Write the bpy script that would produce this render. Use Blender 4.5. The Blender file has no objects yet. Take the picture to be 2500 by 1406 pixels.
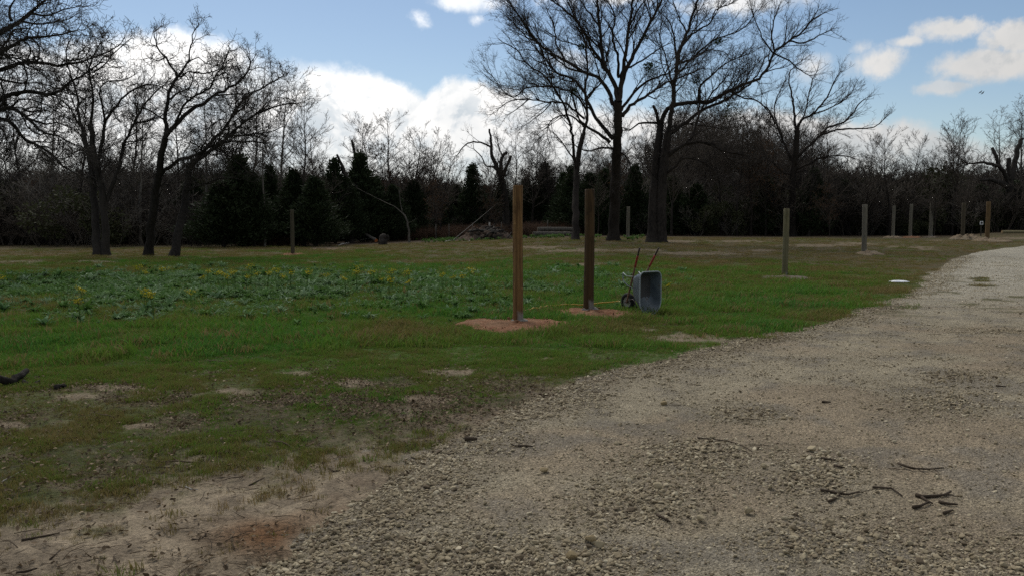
import bpy, math, random
import numpy as np
from mathutils import Vector, Matrix

random.seed(7); RNG = np.random.default_rng(7)
scene = bpy.context.scene
COL = scene.collection
rad = math.radians

# ------------------------------------------------------------------ camera
F = 2050.0; CX, CY = 1250.0, 703.0; HOR = 542.0
CAMZ = 1.8
PITCH = math.atan((CY - HOR) / F)
cam_d = bpy.data.cameras.new('camera'); cam = bpy.data.objects.new('camera', cam_d); COL.objects.link(cam)
cam.location = (0, 0, CAMZ); cam.rotation_euler = (math.pi / 2 - PITCH, 0, 0)
cam_d.sensor_width = 36; cam_d.lens = 36 * F / 2500; cam_d.clip_start = 0.05; cam_d.clip_end = 5000
scene.camera = cam

# ------------------------------------------------------------------ light and exposure
SUN_AZ, SUN_EL = rad(-20), rad(47)           # ahead of the camera, behind cloud
sun_d = bpy.data.lights.new('sun', 'SUN'); sun_d.energy = 1.5; sun_d.angle = rad(16); sun_d.color = (1, 0.95, 0.87)
sun = bpy.data.objects.new('sun', sun_d); COL.objects.link(sun); sun.location = (0, 0, 40)
SUNV = Vector((math.sin(SUN_AZ) * math.cos(SUN_EL), math.cos(SUN_AZ) * math.cos(SUN_EL), math.sin(SUN_EL)))
sun.rotation_euler = (-SUNV).to_track_quat('-Z', 'Y').to_euler()
scene.view_settings.view_transform = 'Standard'; scene.view_settings.look = 'None'
scene.view_settings.exposure = 0.25; scene.view_settings.gamma = 1.0
scene.render.engine = 'CYCLES'
cy = scene.cycles
cy.max_bounces = 5; cy.diffuse_bounces = 3; cy.glossy_bounces = 2; cy.transparent_max_bounces = 4
cy.use_denoising = False; cy.use_adaptive_sampling = False
cy.caustics_reflective = False; cy.caustics_refractive = False

def ray(px, py):
    x = (px - CX) / F; v = (CY - py) / F
    c, s = math.cos(PITCH), math.sin(PITCH)
    return np.array([x, c + v * s, -s + v * c])

def azel(px, py):
    d = ray(px, py)
    return math.degrees(math.atan2(d[0], d[1])), math.degrees(math.asin(d[2] / np.linalg.norm(d)))

# ------------------------------------------------------------------ node helpers
class NT:
    def __init__(self, tree): self.t = tree; self.n = tree.nodes; self.l = tree.links
    def node(self, typ, **kw):
        n = self.n.new(typ)
        for k, v in kw.items(): setattr(n, k, v)
        return n
    def link(self, a, b): self.l.new(a, b)
    def put(self, sock, v):
        if isinstance(v, (int, float)): sock.default_value = v
        elif isinstance(v, (tuple, list)):
            if len(v) == 3 and len(sock.default_value) == 4: v = (*v, 1)
            sock.default_value = v
        else: self.l.new(v, sock)
    def m(self, op, a, b=None, c=None, clamp=False):
        n = self.n.new('ShaderNodeMath'); n.operation = op; n.use_clamp = clamp
        self.put(n.inputs[0], a)
        if b is not None: self.put(n.inputs[1], b)
        if c is not None: self.put(n.inputs[2], c)
        return n.outputs[0]
    def sstep(self, v, a, b, lo=0.0, hi=1.0):
        n = self.n.new('ShaderNodeMapRange'); n.interpolation_type = 'SMOOTHSTEP'
        self.put(n.inputs[0], v); self.put(n.inputs[1], a); self.put(n.inputs[2], b); self.put(n.inputs[3], lo); self.put(n.inputs[4], hi)
        return n.outputs[0]
    def lin(self, v, a, b, lo, hi):
        n = self.n.new('ShaderNodeMapRange')
        self.put(n.inputs[0], v); self.put(n.inputs[1], a); self.put(n.inputs[2], b); self.put(n.inputs[3], lo); self.put(n.inputs[4], hi)
        return n.outputs[0]
    def mix(self, f, a, b, blend='MIX'):
        n = self.n.new('ShaderNodeMix'); n.data_type = 'RGBA'; n.blend_type = blend
        self.put(n.inputs[0], f); self.put(n.inputs[6], a); self.put(n.inputs[7], b)
        return n.outputs[2]
    def noise(self, vec, scale, detail=4, rough=0.55, dist=0.0, color=False):
        n = self.n.new('ShaderNodeTexNoise')
        if vec is not None: self.l.new(vec, n.inputs['Vector'])
        n.inputs['Scale'].default_value = scale; n.inputs['Detail'].default_value = detail
        n.inputs['Roughness'].default_value = rough; n.inputs['Distortion'].default_value = dist
        return n.outputs['Color' if color else 'Fac']
    def vmath(self, op, a, b=None):
        n = self.n.new('ShaderNodeVectorMath'); n.operation = op
        self.put(n.inputs[0], a)
        if b is not None: self.put(n.inputs[1], b)
        return n.outputs[0]

# ------------------------------------------------------------------ world: Nishita sky with cumulus
world = bpy.data.worlds.new('World'); scene.world = world; world.use_nodes = True
w = NT(world.node_tree); w.n.clear()
sky = w.node('ShaderNodeTexSky', sky_type='NISHITA'); sky.sun_disc = False
sky.sun_elevation = SUN_EL; sky.sun_rotation = SUN_AZ; sky.altitude = 100
sky.air_density = 1.0; sky.dust_density = 0.3; sky.ozone_density = 1.5
SKY_K = 0.075
tc = w.node('ShaderNodeTexCoord'); D = tc.outputs['Generated']
sep = w.node('ShaderNodeSeparateXYZ'); w.link(D, sep.inputs[0]); dx, dy, dz = sep.outputs
az = w.m('MULTIPLY', w.m('ARCTAN2', dx, dy), 57.29578)
el = w.m('MULTIPLY', w.m('ARCSINE', dz), 57.29578)
# noises in direction space (stretch the vertical a little so billows look round)
nb = w.noise(D, 10.0, 9, 0.60, 0.25)             # billows
nb2 = w.noise(w.vmath('ADD', D, (-0.006, 0.0, 0.020)), 10.0, 9, 0.60, 0.25)   # the same, a step towards the light
nf = w.noise(D, 46.0, 6, 0.65, 0.2)              # ragged edge
ns = w.noise(w.vmath('ADD', D, (3.1, 1.7, 0.4)), 9.0, 5, 0.55)   # broad shading inside the cloud
bill = w.m('ADD', w.m('MULTIPLY', w.m('SUBTRACT', nb, 0.5), 1.15), w.m('MULTIPLY', w.m('SUBTRACT', nf, 0.5), 0.5))
# the long bank: its upper edge as a function of azimuth
bank_px = [(-400, 90), (0, 80), (200, 80), (290, 70), (440, 52), (540, 88), (600, 118), (660, 150), (770, 138), (850, 150), (930, 172),
           (1000, 205), (1040, 222), (1090, 190), (1180, 188), (1240, 215), (1330, 225), (1450, 240), (1600, 260), (1750, 270),
           (1900, 262), (2000, 290), (2120, 300), (2200, 282), (2300, 315), (2420, 340), (2700, 330), (3100, 250)]
ramp = w.node('ShaderNodeValToRGB'); cr = ramp.color_ramp
A0, A1, E1 = -40.0, 42.0, 16.0
while len(cr.elements) < len(bank_px): cr.elements.new(0.5)
for e, (px, py) in zip(cr.elements, bank_px):
    a, b = azel(px, py); e.position = min(1, max(0, (a - A0) / (A1 - A0))); v = b / E1; e.color = (v, v, v, 1)
w.link(w.lin(az, A0, A1, 0.0, 1.0), ramp.inputs[0])
edge = w.m('MULTIPLY', ramp.outputs['Color'], E1)
bank = w.m('ADD', w.m('MULTIPLY', w.m('SUBTRACT', edge, el), 0.55), w.m('MULTIPLY', bill, 1.3))
# the separate puffs: (px, py, half width, half height, strength)
puffs = [(1150, 6, 110, 34, 1.0), (1024, 50, 42, 28, 0.55), (1166, 48, 34, 18, 0.5), (2128, 152, 84, 40, 0.9), (2100, 118, 36, 32, 0.7), (2210, 102, 44, 14, 0.45),
         (2310, 70, 74, 26, 0.62), (2435, 158, 118, 38, 0.85), (2500, 90, 80, 46, 0.85), (2318, 212, 45, 14, 0.35), (1990, 165, 60, 40, 0.8),
         (1850, 8, 190, 26, 0.6), (1480, -10, 150, 36, 0.8), (1400, 150, 50, 24, 0.4), (600, -60, 200, 25, 0.8)]
field = w.m('MULTIPLY', bank, 1.0)
for px, py, rx, ry, s in puffs:
    a, e = azel(px, py); k = 57.29578 / F
    du = w.m('MULTIPLY', w.m('SUBTRACT', az, a), 1 / (rx * k)); dv = w.m('MULTIPLY', w.m('SUBTRACT', el, e), 1 / (ry * k))
    r = w.m('SQRT', w.m('ADD', w.m('MULTIPLY', du, du), w.m('MULTIPLY', dv, dv)))
    one = w.m('ADD', w.m('MULTIPLY', w.m('SUBTRACT', 1.0, r), s), w.m('MULTIPLY', bill, 1.7))
    one = w.m('MINIMUM', one, s)
    field = w.m('MAXIMUM', field, one)
# the same broken cumulus over the rest of the dome
pz = w.m('ADD', w.m('MAXIMUM', dz, 0.0), 0.18)
comb = w.node('ShaderNodeCombineXYZ'); w.put(comb.inputs[0], w.m('DIVIDE', dx, pz)); w.put(comb.inputs[1], w.m('DIVIDE', dy, pz))
gen = w.m('MULTIPLY', w.m('SUBTRACT', w.noise(comb.outputs[0], 1.1, 7, 0.55), 0.42), 4.0)
away = w.m('MAXIMUM', w.sstep(w.m('ABSOLUTE', az), 38, 52), w.sstep(el, 16.5, 24))
field = w.m('ADD', w.m('MULTIPLY', field, w.m('SUBTRACT', 1.0, away)), w.m('MULTIPLY', gen, away))
soft = w.sstep(w.noise(w.vmath('ADD', D, (1.3, 5.2, 2.0)), 5.0, 3, 0.5), 0.35, 0.65, 0.35, 1.05)
alpha = w.sstep(field, -0.06, soft)
thick = w.sstep(field, 0.25, 1.3)
# cloud brightness: brighter towards the sun, greyer where thick
sd = w.node('ShaderNodeVectorMath', operation='DOT_PRODUCT'); w.link(D, sd.inputs[0]); sd.inputs[1].default_value = SUNV
near = w.m('POWER', w.m('MAXIMUM', sd.outputs['Value'], 0.0), 4.0)
relief = w.sstep(w.m('SUBTRACT', nb2, nb), -0.035, 0.07)
shade = w.m('MULTIPLY', w.m('ADD', 0.42, w.m('MULTIPLY', thick, 0.58)), w.m('ADD', w.m('MULTIPLY', relief, 0.65), w.m('MULTIPLY', w.sstep(ns, 0.45, 0.68), 0.5)), clamp=True)
ccol = w.mix(shade, (1.0, 0.985, 0.965), (0.60, 0.655, 0.70))
cstr = w.m('ADD', 0.46, w.m('MULTIPLY', near, 1.45))
low = w.sstep(el, 0.0, 7.0)                                # the bank dissolves into haze near the horizon
alpha = w.m('MULTIPLY', alpha, w.m('ADD', 0.55, w.m('MULTIPLY', low, 0.45)))
bg1 = w.node('ShaderNodeBackground'); w.link(sky.outputs[0], bg1.inputs[0]); bg1.inputs[1].default_value = SKY_K
bg2 = w.node('ShaderNodeBackground'); w.link(ccol, bg2.inputs[0]); w.link(cstr, bg2.inputs[1])
mx = w.node('ShaderNodeMixShader'); w.link(alpha, mx.inputs[0]); w.link(bg1.outputs[0], mx.inputs[1]); w.link(bg2.outputs[0], mx.inputs[2])
wo = w.node('ShaderNodeOutputWorld'); w.link(mx.outputs[0], wo.inputs[0])
try: world.cycles.sampling_method = 'MANUAL'; world.cycles.sample_map_resolution = 1024
except Exception: pass

# ------------------------------------------------------------------ numpy helpers
def sst(a, b, x):
    t = np.clip((x - a) / (b - a), 0, 1); return t * t * (3 - 2 * t)
def vnoise(x, y, seed=0):
    xi = np.floor(x).astype(np.int64); yi = np.floor(y).astype(np.int64); fx = x - xi; fy = y - yi
    fx = fx * fx * (3 - 2 * fx); fy = fy * fy * (3 - 2 * fy)
    def h(a, b):
        k = (a * 374761393 + b * 668265263 + seed * 1442695041) & 0xffffffff
        k = ((k ^ (k >> 13)) * 1274126177) & 0xffffffff
        return ((k ^ (k >> 16)) & 0xffff) / 65535.0
    a = h(xi, yi); b = h(xi + 1, yi); c = h(xi, yi + 1); d = h(xi + 1, yi + 1)
    return (a * (1 - fx) + b * fx) * (1 - fy) + (c * (1 - fx) + d * fx) * fy
def fbm(x, y, octv=4, seed=0):
    s = 0; a = 0.5; t = 0
    for i in range(octv):
        s = s + a * vnoise(x, y, seed + i * 17); t += a; a *= 0.5; x = x * 2.03 + 5.1; y = y * 2.03 + 1.7
    return s / t
def H(x, y):
    x = np.asarray(x, float); y = np.asarray(y, float)
    q = x / np.maximum(y, 1.0)
    z = 0.62 * sst(30, 64, y) * sst(-0.24, 0.10, q) + 0.30 * sst(52, 66, y) * sst(0.52, 0.58, q)
    z = z + 0.035 * (fbm(x * 0.22 + 40, y * 0.22, 3, 5) - 0.5) * 2 * sst(3, 12, np.hypot(x, y))
    return z
def ground(px, py):
    d = ray(px, py); t = CAMZ / max(1e-4, -d[2]); t = min(t, 400)
    for _ in range(30):
        x, y = d[0] * t, d[1] * t
        z = float(H(x, y)); t2 = (z - CAMZ) / d[2] if d[2] < -1e-5 else 400
        t += 0.6 * (min(t2, 400) - t)
    return Vector((d[0] * t, d[1] * t, float(H(d[0] * t, d[1] * t))))
def at(px, py, Y):
    d = ray(px, py); t = Y / d[1]
    return Vector((d[0] * t, Y, CAMZ + d[2] * t))
def project(x, y, z):
    c, s = math.cos(PITCH), math.sin(PITCH)
    zz = z - CAMZ; fw = np.maximum(y * c - zz * s, 0.3); up = y * s + zz * c
    return CX + F * x / fw, CY - F * up / fw

# ------------------------------------------------------------------ mesh helpers
def mesh_np(name, V, Fq, mats=(), smooth=True):
    """Fq: int array of quads (n,4) or triangles (n,3)."""
    V = np.asarray(V, np.float32); Fq = np.asarray(Fq, np.int32)
    me = bpy.data.meshes.new(name)
    me.vertices.add(len(V)); me.vertices.foreach_set('co', V.ravel())
    n, k = Fq.shape
    me.loops.add(n * k); me.loops.foreach_set('vertex_index', Fq.ravel())
    me.polygons.add(n); me.polygons.foreach_set('loop_start', np.arange(0, n * k, k, dtype=np.int32))
    me.polygons.foreach_set('use_smooth', np.full(n, bool(smooth)))
    for m in mats: me.materials.append(m)
    me.update(calc_edges=True)
    return me
def obj(name, me, parent=None):
    o = bpy.data.objects.new(name, me); COL.objects.link(o)
    if parent is not None: o.parent = parent
    return o
def tag(o, label=None, cat=None, group=None, kind=None):
    if label: o['label'] = label
    if cat: o['category'] = cat
    if group: o['group'] = group
    if kind: o['kind'] = kind
    return o
def thing(name, label, cat, loc=(0, 0, 0), rotz=0, group=None):
    o = bpy.data.objects.new(name, None); COL.objects.link(o); o.empty_display_size = 0.2
    o.location = loc; o.rotation_euler = (0, 0, rotz)
    return tag(o, label, cat, group)
def copy_thing(root, loc, rot, scale, label=None, group=None):
    r = root.copy(); COL.objects.link(r); r.location = loc; r.rotation_euler = rot; r.scale = scale
    if label: r['label'] = label
    if group: r['group'] = group
    for ch in list(root.children):
        c = ch.copy(); COL.objects.link(c); c.parent = r
        for g in list(ch.children):
            d = g.copy(); COL.objects.link(d); d.parent = c
    return r

def tubes(lines, sides, mats, name, origin=(0, 0, 0), rough=0.0, closed=True):
    """lines: list of (points, radii). One mesh of tapering tubes."""
    P = np.array([p for l in lines for p in l[0]], float) - np.array(origin, float)
    R = np.array([r for l in lines for r in l[1]], float)
    L = np.array([len(l[0]) for l in lines]); ends = np.cumsum(L); starts = ends - L
    N = len(P); idx = np.arange(N)
    first = np.zeros(N, bool); first[starts] = True; last = np.zeros(N, bool); last[ends - 1] = True
    a = np.where(first, idx, idx - 1); b = np.where(last, idx, idx + 1)
    T = P[b] - P[a]; T /= np.maximum(np.linalg.norm(T, axis=1, keepdims=True), 1e-9)
    span = P[ends - 1] - P[starts]; ref = np.zeros((len(L), 3)); ref[np.arange(len(L)), np.argmin(np.abs(span), axis=1)] = 1
    ref = np.repeat(ref, L, axis=0)
    U = np.cross(T, ref); U /= np.maximum(np.linalg.norm(U, axis=1, keepdims=True), 1e-9); W = np.cross(T, U)
    ang = np.arange(sides) * 2 * math.pi / sides
    rr = R[:, None] * np.ones(sides)[None]
    if rough: rr = rr * (1 + rough * (RNG.random(rr.shape) - 0.5) * 2)
    V = P[:, None] + rr[..., None] * (np.cos(ang)[None, :, None] * U[:, None] + np.sin(ang)[None, :, None] * W[:, None])
    V = V.reshape(-1, 3)
    i = idx[~last]; k = np.arange(sides); k2 = (k + 1) % sides
    q = np.stack([i[:, None] * sides + k, i[:, None] * sides + k2, (i[:, None] + 1) * sides + k2, (i[:, None] + 1) * sides + k], -1).reshape(-1, 4)
    return mesh_np(name, V, q, mats)

# ------------------------------------------------------------------ materials
MATS = {}
def material(name, rough=0.9, spec=0.2):
    m = bpy.data.materials.new(name); m.use_nodes = True
    t = NT(m.node_tree); b = t.n['Principled BSDF']
    b.inputs['Roughness'].default_value = rough
    b.inputs['Specular IOR Level'].default_value = spec
    MATS[name] = m
    return m, t, b
def bump(t, b, h, strength, dist):
    n = t.node('ShaderNodeBump'); n.inputs['Strength'].default_value = strength; n.inputs['Distance'].default_value = dist
    t.link(h, n.inputs['Height']); t.link(n.outputs[0], b.inputs['Normal'])

def bark_mat(name, c1, c2, scale=3.0):
    m, t, b = material(name, 0.95, 0.1)
    g = t.node('ShaderNodeNewGeometry').outputs['Position']
    mp = t.node('ShaderNodeMapping'); t.link(g, mp.inputs[0]); mp.inputs['Scale'].default_value = (scale * 3, scale * 3, scale * 0.7)
    n = t.noise(mp.outputs[0], 1.6, 5, 0.62); n2 = t.noise(g, 0.5, 2, 0.5)
    c = t.mix(t.sstep(n, 0.3, 0.7), c1, c2)
    c = t.mix(t.m('MULTIPLY', t.sstep(n2, 0.45, 0.7), 0.5), c, tuple(v * 1.5 for v in c2))
    t.link(c, b.inputs['Base Color']); bump(t, b, n, 0.9, 0.05)
    return m
BARK = bark_mat('oak_bark', (0.013, 0.0115, 0.010), (0.036, 0.031, 0.027))
BARK2 = bark_mat('elm_bark', (0.014, 0.0115, 0.010), (0.040, 0.033, 0.028))
BARKP = bark_mat('pale_bark', (0.06, 0.055, 0.045), (0.15, 0.135, 0.115))
BARKD = bark_mat('dead_wood', (0.016, 0.014, 0.012), (0.055, 0.048, 0.042))
def plain(name, c, rough=0.9, spec=0.1, var=0.35, scale=6.0):
    m, t, b = material(name, rough, spec)
    g = t.node('ShaderNodeNewGeometry').outputs['Position']
    n = t.noise(g, scale, 4, 0.6)
    t.link(t.mix(n, tuple(v * (1 - var) for v in c), tuple(v * (1 + var) for v in c)), b.inputs['Base Color'])
    return m
TWIG = plain('twigs_dark', (0.044, 0.038, 0.033), var=0.25)
TWIGB = plain('twigs_brown', (0.078, 0.065, 0.053), var=0.3)
TWIGP = plain('twigs_grey', (0.13, 0.115, 0.097), var=0.3)

def leaf_mat(name, c, var=0.5, trans=0.25, scale=1.5):
    m, t, b = material(name, 0.75, 0.15)
    g = t.node('ShaderNodeNewGeometry').outputs['Position']
    n = t.noise(g, scale, 4, 0.6)
    oi = t.node('ShaderNodeObjectInfo').outputs['Random']
    v = t.m('ADD', t.m('MULTIPLY', n, 0.7), t.m('MULTIPLY', oi, 0.3))
    col = t.mix(v, tuple(x * (1 - var) for x in c), tuple(x * (1 + var) for x in c))
    t.link(col, b.inputs['Base Color'])
    if trans:
        tr = t.node('ShaderNodeBsdfTranslucent'); t.link(col, tr.inputs[0])
        mix = t.node('ShaderNodeMixShader'); mix.inputs[0].default_value = trans
        t.link(b.outputs[0], mix.inputs[1]); t.link(tr.outputs[0], mix.inputs[2])
        t.link(mix.outputs[0], t.n['Material Output'].inputs[0])
    return m
CEDAR = leaf_mat('cedar_foliage', (0.028, 0.040, 0.017), 0.5, 0.12)
SHRUB = leaf_mat('shrub_foliage', (0.046, 0.050, 0.022), 0.5, 0.15)
RUSSET = leaf_mat('russet_leaves', (0.085, 0.045, 0.022), 0.4, 0.2)
MISTLE = leaf_mat('mistletoe_leaves', (0.030, 0.048, 0.016), 0.4, 0.2)

# instanced ground cover: colour from the instance's own tint
def tint_mat(name, stops, trans=0.2, rough=0.8):
    m, t, b = material(name, rough, 0.15)
    at_ = t.node('ShaderNodeAttribute', attribute_type='INSTANCER', attribute_name='tint')
    r = t.node('ShaderNodeValToRGB'); e = r.color_ramp
    while len(e.elements) < len(stops): e.elements.new(0.5)
    for x, (p, c) in zip(e.elements, stops): x.position = p; x.color = (*c, 1)
    t.link(at_.outputs['Fac'], r.inputs[0]); col = r.outputs[0]
    t.link(col, b.inputs['Base Color'])
    if trans:
        tr = t.node('ShaderNodeBsdfTranslucent'); t.link(col, tr.inputs[0])
        mix = t.node('ShaderNodeMixShader'); mix.inputs[0].default_value = trans
        t.link(b.outputs[0], mix.inputs[1]); t.link(tr.outputs[0], mix.inputs[2])
        t.link(mix.outputs[0], t.n['Material Output'].inputs[0])
    return m
GRASS = tint_mat('grass_blades', [(0, (0.25, 0.18, 0.08)), (0.3, (0.17, 0.150, 0.042)), (0.55, (0.135, 0.190, 0.030)), (0.8, (0.106, 0.220, 0.026)), (1, (0.074, 0.190, 0.030))], 0.3)
LITTER = tint_mat('dead_leaves', [(0, (0.06, 0.042, 0.026)), (0.5, (0.13, 0.092, 0.054)), (0.85, (0.26, 0.19, 0.12)), (1, (0.42, 0.34, 0.23))], 0.1)
STONE = tint_mat('limestone_gravel', [(0, (0.13, 0.10, 0.066)), (0.3, (0.245, 0.198, 0.126)), (0.7, (0.345, 0.290, 0.192)), (1, (0.49, 0.425, 0.30))], 0, 0.95)

# ------------------------------------------------------------------ the road outline (left edge traced on the ground)
edge_px = [(600, 1406), (680, 1345), (750, 1290), (880, 1212), (1050, 1092), (1230, 1002), (1400, 925), (1560, 885), (1740, 838), (1850, 815), (2000, 788), (2130, 745),
           (2235, 702), (2280, 662), (2325, 632), (2390, 614), (2500, 600)]
LEFT = [ground(*p) for p in edge_px]
road_poly = [(-9, -8), (-4.2, 1.2), (-2.2, 3.2)] + [(p.x, p.y) for p in LEFT] + [(38, 47), (62, 56), (110, 64), (110, 52), (64, 45), (40, 35), (27, 26), (19, 18), (13, 10), (9, 4), (6, -3), (2, -9)]
RP = np.array(road_poly)
def road_sd(x, y):
    """signed distance to the road edge, positive on the road."""
    x = np.asarray(x, float); y = np.asarray(y, float)
    best = np.full(x.shape, 1e9); inside = np.zeros(x.shape, bool)
    for i in range(len(RP)):
        ax, ay = RP[i]; bx, by = RP[(i + 1) % len(RP)]
        ex, ey = bx - ax, by - ay
        t = np.clip(((x - ax) * ex + (y - ay) * ey) / (ex * ex + ey * ey), 0, 1)
        best = np.minimum(best, np.hypot(x - ax - t * ex, y - ay - t * ey))
        if ay != by:
            cond = ((ay > y) != (by > y)) & (x < (bx - ax) * (y - ay) / (by - ay) + ax)
            inside ^= cond
    sd = np.where(inside, best, -best)
    amp = 0.16 + 0.5 * sst(9, 22, y) * sst(34, 24, y)
    return sd + amp * (fbm(x * 1.5, y * 1.5, 4, 3) - 0.5) * 2

# ------------------------------------------------------------------ what covers the ground where (fields over the ground, read off the photo)
def gauss(px, py, cx, cy, rx, ry): return np.exp(-(((px - cx) / rx) ** 2 + ((py - cy) / ry) ** 2))
PATCH = [(190, 968, 70, 13), (20, 1036, 75, 11), (330, 1040, 70, 10), (300, 945, 90, 8), (865, 936, 45, 8), (1090, 908, 75, 9), (1330, 874, 40, 6), (380, 872, 28, 7), (560, 955, 60, 8), (1050, 972, 55, 8),
         (1660, 828, 130, 15), (1580, 805, 50, 6), (1715, 845, 80, 8), (700, 912, 60, 5), (120, 1065, 70, 9), (1310, 605, 90, 4), (1420, 612, 120, 5), (1560, 612, 80, 4), (1450, 646, 75, 4), (1700, 620, 120, 5),
         (1990, 600, 110, 4), (2090, 595, 60, 4), (2180, 603, 30, 3), (2250, 604, 35, 3), (2262, 610, 30, 3), (2290, 588, 30, 2), (1800, 590, 90, 3), (2480, 582, 40, 3), (800, 606, 60, 4), (760, 640, 30, 2),
         (60, 640, 120, 4), (240, 640, 60, 4), (1860, 612, 50, 3), (1920, 640, 40, 2), (1650, 590, 80, 3), (565, 738, 26, 3), (1130, 748, 40, 3)]
def zones(x, y):
    z = H(x, y); px, py = project(x, y, z)
    n1 = fbm(x * 0.35, y * 0.35, 3, 11); n2 = fbm(x * 1.3, y * 1.3, 4, 12); n3 = fbm(x * 6.0, y * 6.0, 3, 13)
    ys = np.interp(px, [-600, 0, 300, 500, 700, 900, 1050, 1250, 1400], [1300, 1265, 1205, 1120, 1085, 1068, 1058, 1000, 930])
    sand = sst(-70, 70, py - ys + (n2 - 0.5) * 200 + (n3 - 0.5) * 150)
    g = np.zeros_like(px)
    for c in PATCH: g = np.maximum(g, gauss(px, py, *c))
    patch = sst(0.36, 0.66, g + (n3 - 0.5) * 0.7 + (n2 - 0.5) * 0.9)
    yb = np.interp(px, [-800, 0, 500, 700, 900, 1000, 1300, 1700, 1917, 2100, 2300, 2500, 3300], [648, 640, 632, 620, 618, 640, 640, 645, 650, 668, 690, 680, 690])
    dry = sst(18, -18, py - yb + (n1 - 0.5) * 46 + (n2 - 0.5) * 24)
    dry = np.maximum(dry, 0.75 * sst(3.5, 0.2, -road_sd(x, y)) * sst(15, 30, y))
    litter = sst(868, 975, py + (n1 - 0.5) * 70 + (n2 - 0.5) * 60)
    lp = np.interp(px, [350, 500, 800, 1000, 1150, 1250, 1400, 1500], [985, 1010, 1030, 1045, 1035, 995, 935, 895])
    band = sst(70, 15, np.abs(py - lp + (n2 - 0.5) * 60)) * sst(300, 560, px) * sst(1560, 1460, px)
    lush = gauss(px, py, 520, 835, 620, 75) * 0.8 + gauss(px, py, 1250, 690, 420, 70) + gauss(px, py, 1900, 720, 330, 60) * 0.7
    red = gauss(px, py, 650, 1305, 130, 45) + 0.6 * gauss(px, py, 790, 1210, 120, 50) + 0.5 * gauss(px, py, 1700, 830, 140, 24) + 0.5 * gauss(px, py, 1240, 598, 90, 8) + 0.4 * gauss(px, py, 800, 606, 80, 8)
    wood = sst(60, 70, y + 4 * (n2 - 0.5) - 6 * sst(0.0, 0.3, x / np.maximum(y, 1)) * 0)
    return dict(px=px, py=py, n1=n1, n2=n2, n3=n3, sand=sand, patch=patch, dry=dry, litter=litter, band=band, lush=np.clip(lush, 0, 1), red=np.clip(red, 0, 1), wood=wood)
def lerp(a, b, t): return a + (np.asarray(b) - a) * t[..., None]
def ground_colour(x, y):
    Z = zones(x, y); n1, n2, n3 = Z['n1'], Z['n2'], Z['n3']
    c = np.zeros(x.shape + (3,)) + np.array([0.064, 0.096, 0.022])
    c = lerp(c, [0.050, 0.112, 0.018], Z['lush'])
    c = lerp(c, [0.095, 0.098, 0.028], sst(0.45, 0.7, n2) * 0.7); c = lerp(c, [0.036, 0.055, 0.018], sst(0.52, 0.3, fbm(x * .8, y * .8, 4, 14)) * 0.7)
    c = lerp(c, [0.088, 0.066, 0.034], Z['dry'] * (0.72 + 0.28 * sst(0.35, 0.6, n2)))
    c = lerp(c, [0.092, 0.070, 0.040], Z['litter'] * (0.45 + 0.45 * sst(0.4, 0.62, n2))); c = lerp(c, [0.15, 0.118, 0.075], Z['litter'] * sst(.55, .75, n3) * .6)
    c = lerp(c, [0.078, 0.058, 0.036], Z['band'] * 0.45)
    c = lerp(c, [0.22, 0.172, 0.118], np.clip(Z['patch'] * (0.9 - 0.35 * sst(20, 34, y)), 0, 1))
    sc = lerp(np.zeros(x.shape + (3,)) + np.array([0.30, 0.24, 0.165]), [0.15, 0.118, 0.082], sst(0.42, 0.7, n3) * 0.7)
    sc = lerp(sc, [0.17, 0.135, 0.092], sst(0.48, 0.68, n2) * 0.7)
    sc = lerp(sc, [0.17, 0.092, 0.045], Z['red'] * sst(0.3, 0.55, n2))
    k = Z['sand'][..., None]; c = c * (1 - k) + sc * k
    c = lerp(c, [0.15, 0.085, 0.048], Z['red'] * Z['dry'] * 0.6)
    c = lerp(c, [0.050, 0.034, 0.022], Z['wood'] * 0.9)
    return c, Z

ROADTUFT = [(2385, 682, 34, 3.5), (2398, 688, 30, 3), (2405, 700, 40, 2.5), (2215, 752, 36, 5), (2060, 772, 48, 5), (1850, 826, 40, 8), (1715, 842, 50, 7), (1930, 808, 40, 4)]
# ------------------------------------------------------------------ ground and road sheets
th_in = np.radians(np.arange(-37, 37.01, 0.15)); th_l = np.radians(np.arange(-180, -37, 4.0)); th_r = np.radians(np.arange(40, 180, 4.0))
TH = np.concatenate([th_l, th_in, th_r]); RR = [0.4]
while RR[-1] < 130: RR.append(RR[-1] * 1.0125 + 0.002)
while RR[-1] < 2500: RR.append(RR[-1] * 1.25)
RR = np.array(RR)
gx = RR[:, None] * np.sin(TH)[None]; gy = RR[:, None] * np.cos(TH)[None]
nr, nt = gx.shape
SD = road_sd(gx, gy)
hz = H(gx, gy)
micro = (fbm(gx * 3, gy * 3, 3, 21) - 0.5) * 0.05 * sst(45, 12, RR)[:, None] + (fbm(gx * 14, gy * 14, 2, 22) - 0.5) * 0.022 * sst(16, 6, RR)[:, None]
ii, jj = np.meshgrid(np.arange(nr - 1), np.arange(nt), indexing='ij'); j2 = (jj + 1) % nt
quads = np.stack([ii * nt + jj, ii * nt + j2, (ii + 1) * nt + j2, (ii + 1) * nt + jj], -1)
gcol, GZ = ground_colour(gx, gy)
gz = hz + micro - 0.07 * sst(-0.05, 0.5, SD)
def add_col(me, name, c):
    a = me.attributes.new(name, 'FLOAT_COLOR', 'POINT'); a.data.foreach_set('color', np.concatenate([c, np.ones((len(c), 1))], 1).astype(np.float32).ravel())
m, t, b = material('field_ground', 0.95, 0.1)
ca = t.node('ShaderNodeAttribute', attribute_name='cover'); pos = t.node('ShaderNodeNewGeometry').outputs['Position']
f1 = t.noise(pos, 38, 5, 0.7); f2 = t.noise(pos, 7, 4, 0.6); f3 = t.noise(pos, 120, 3, 0.6)
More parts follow.
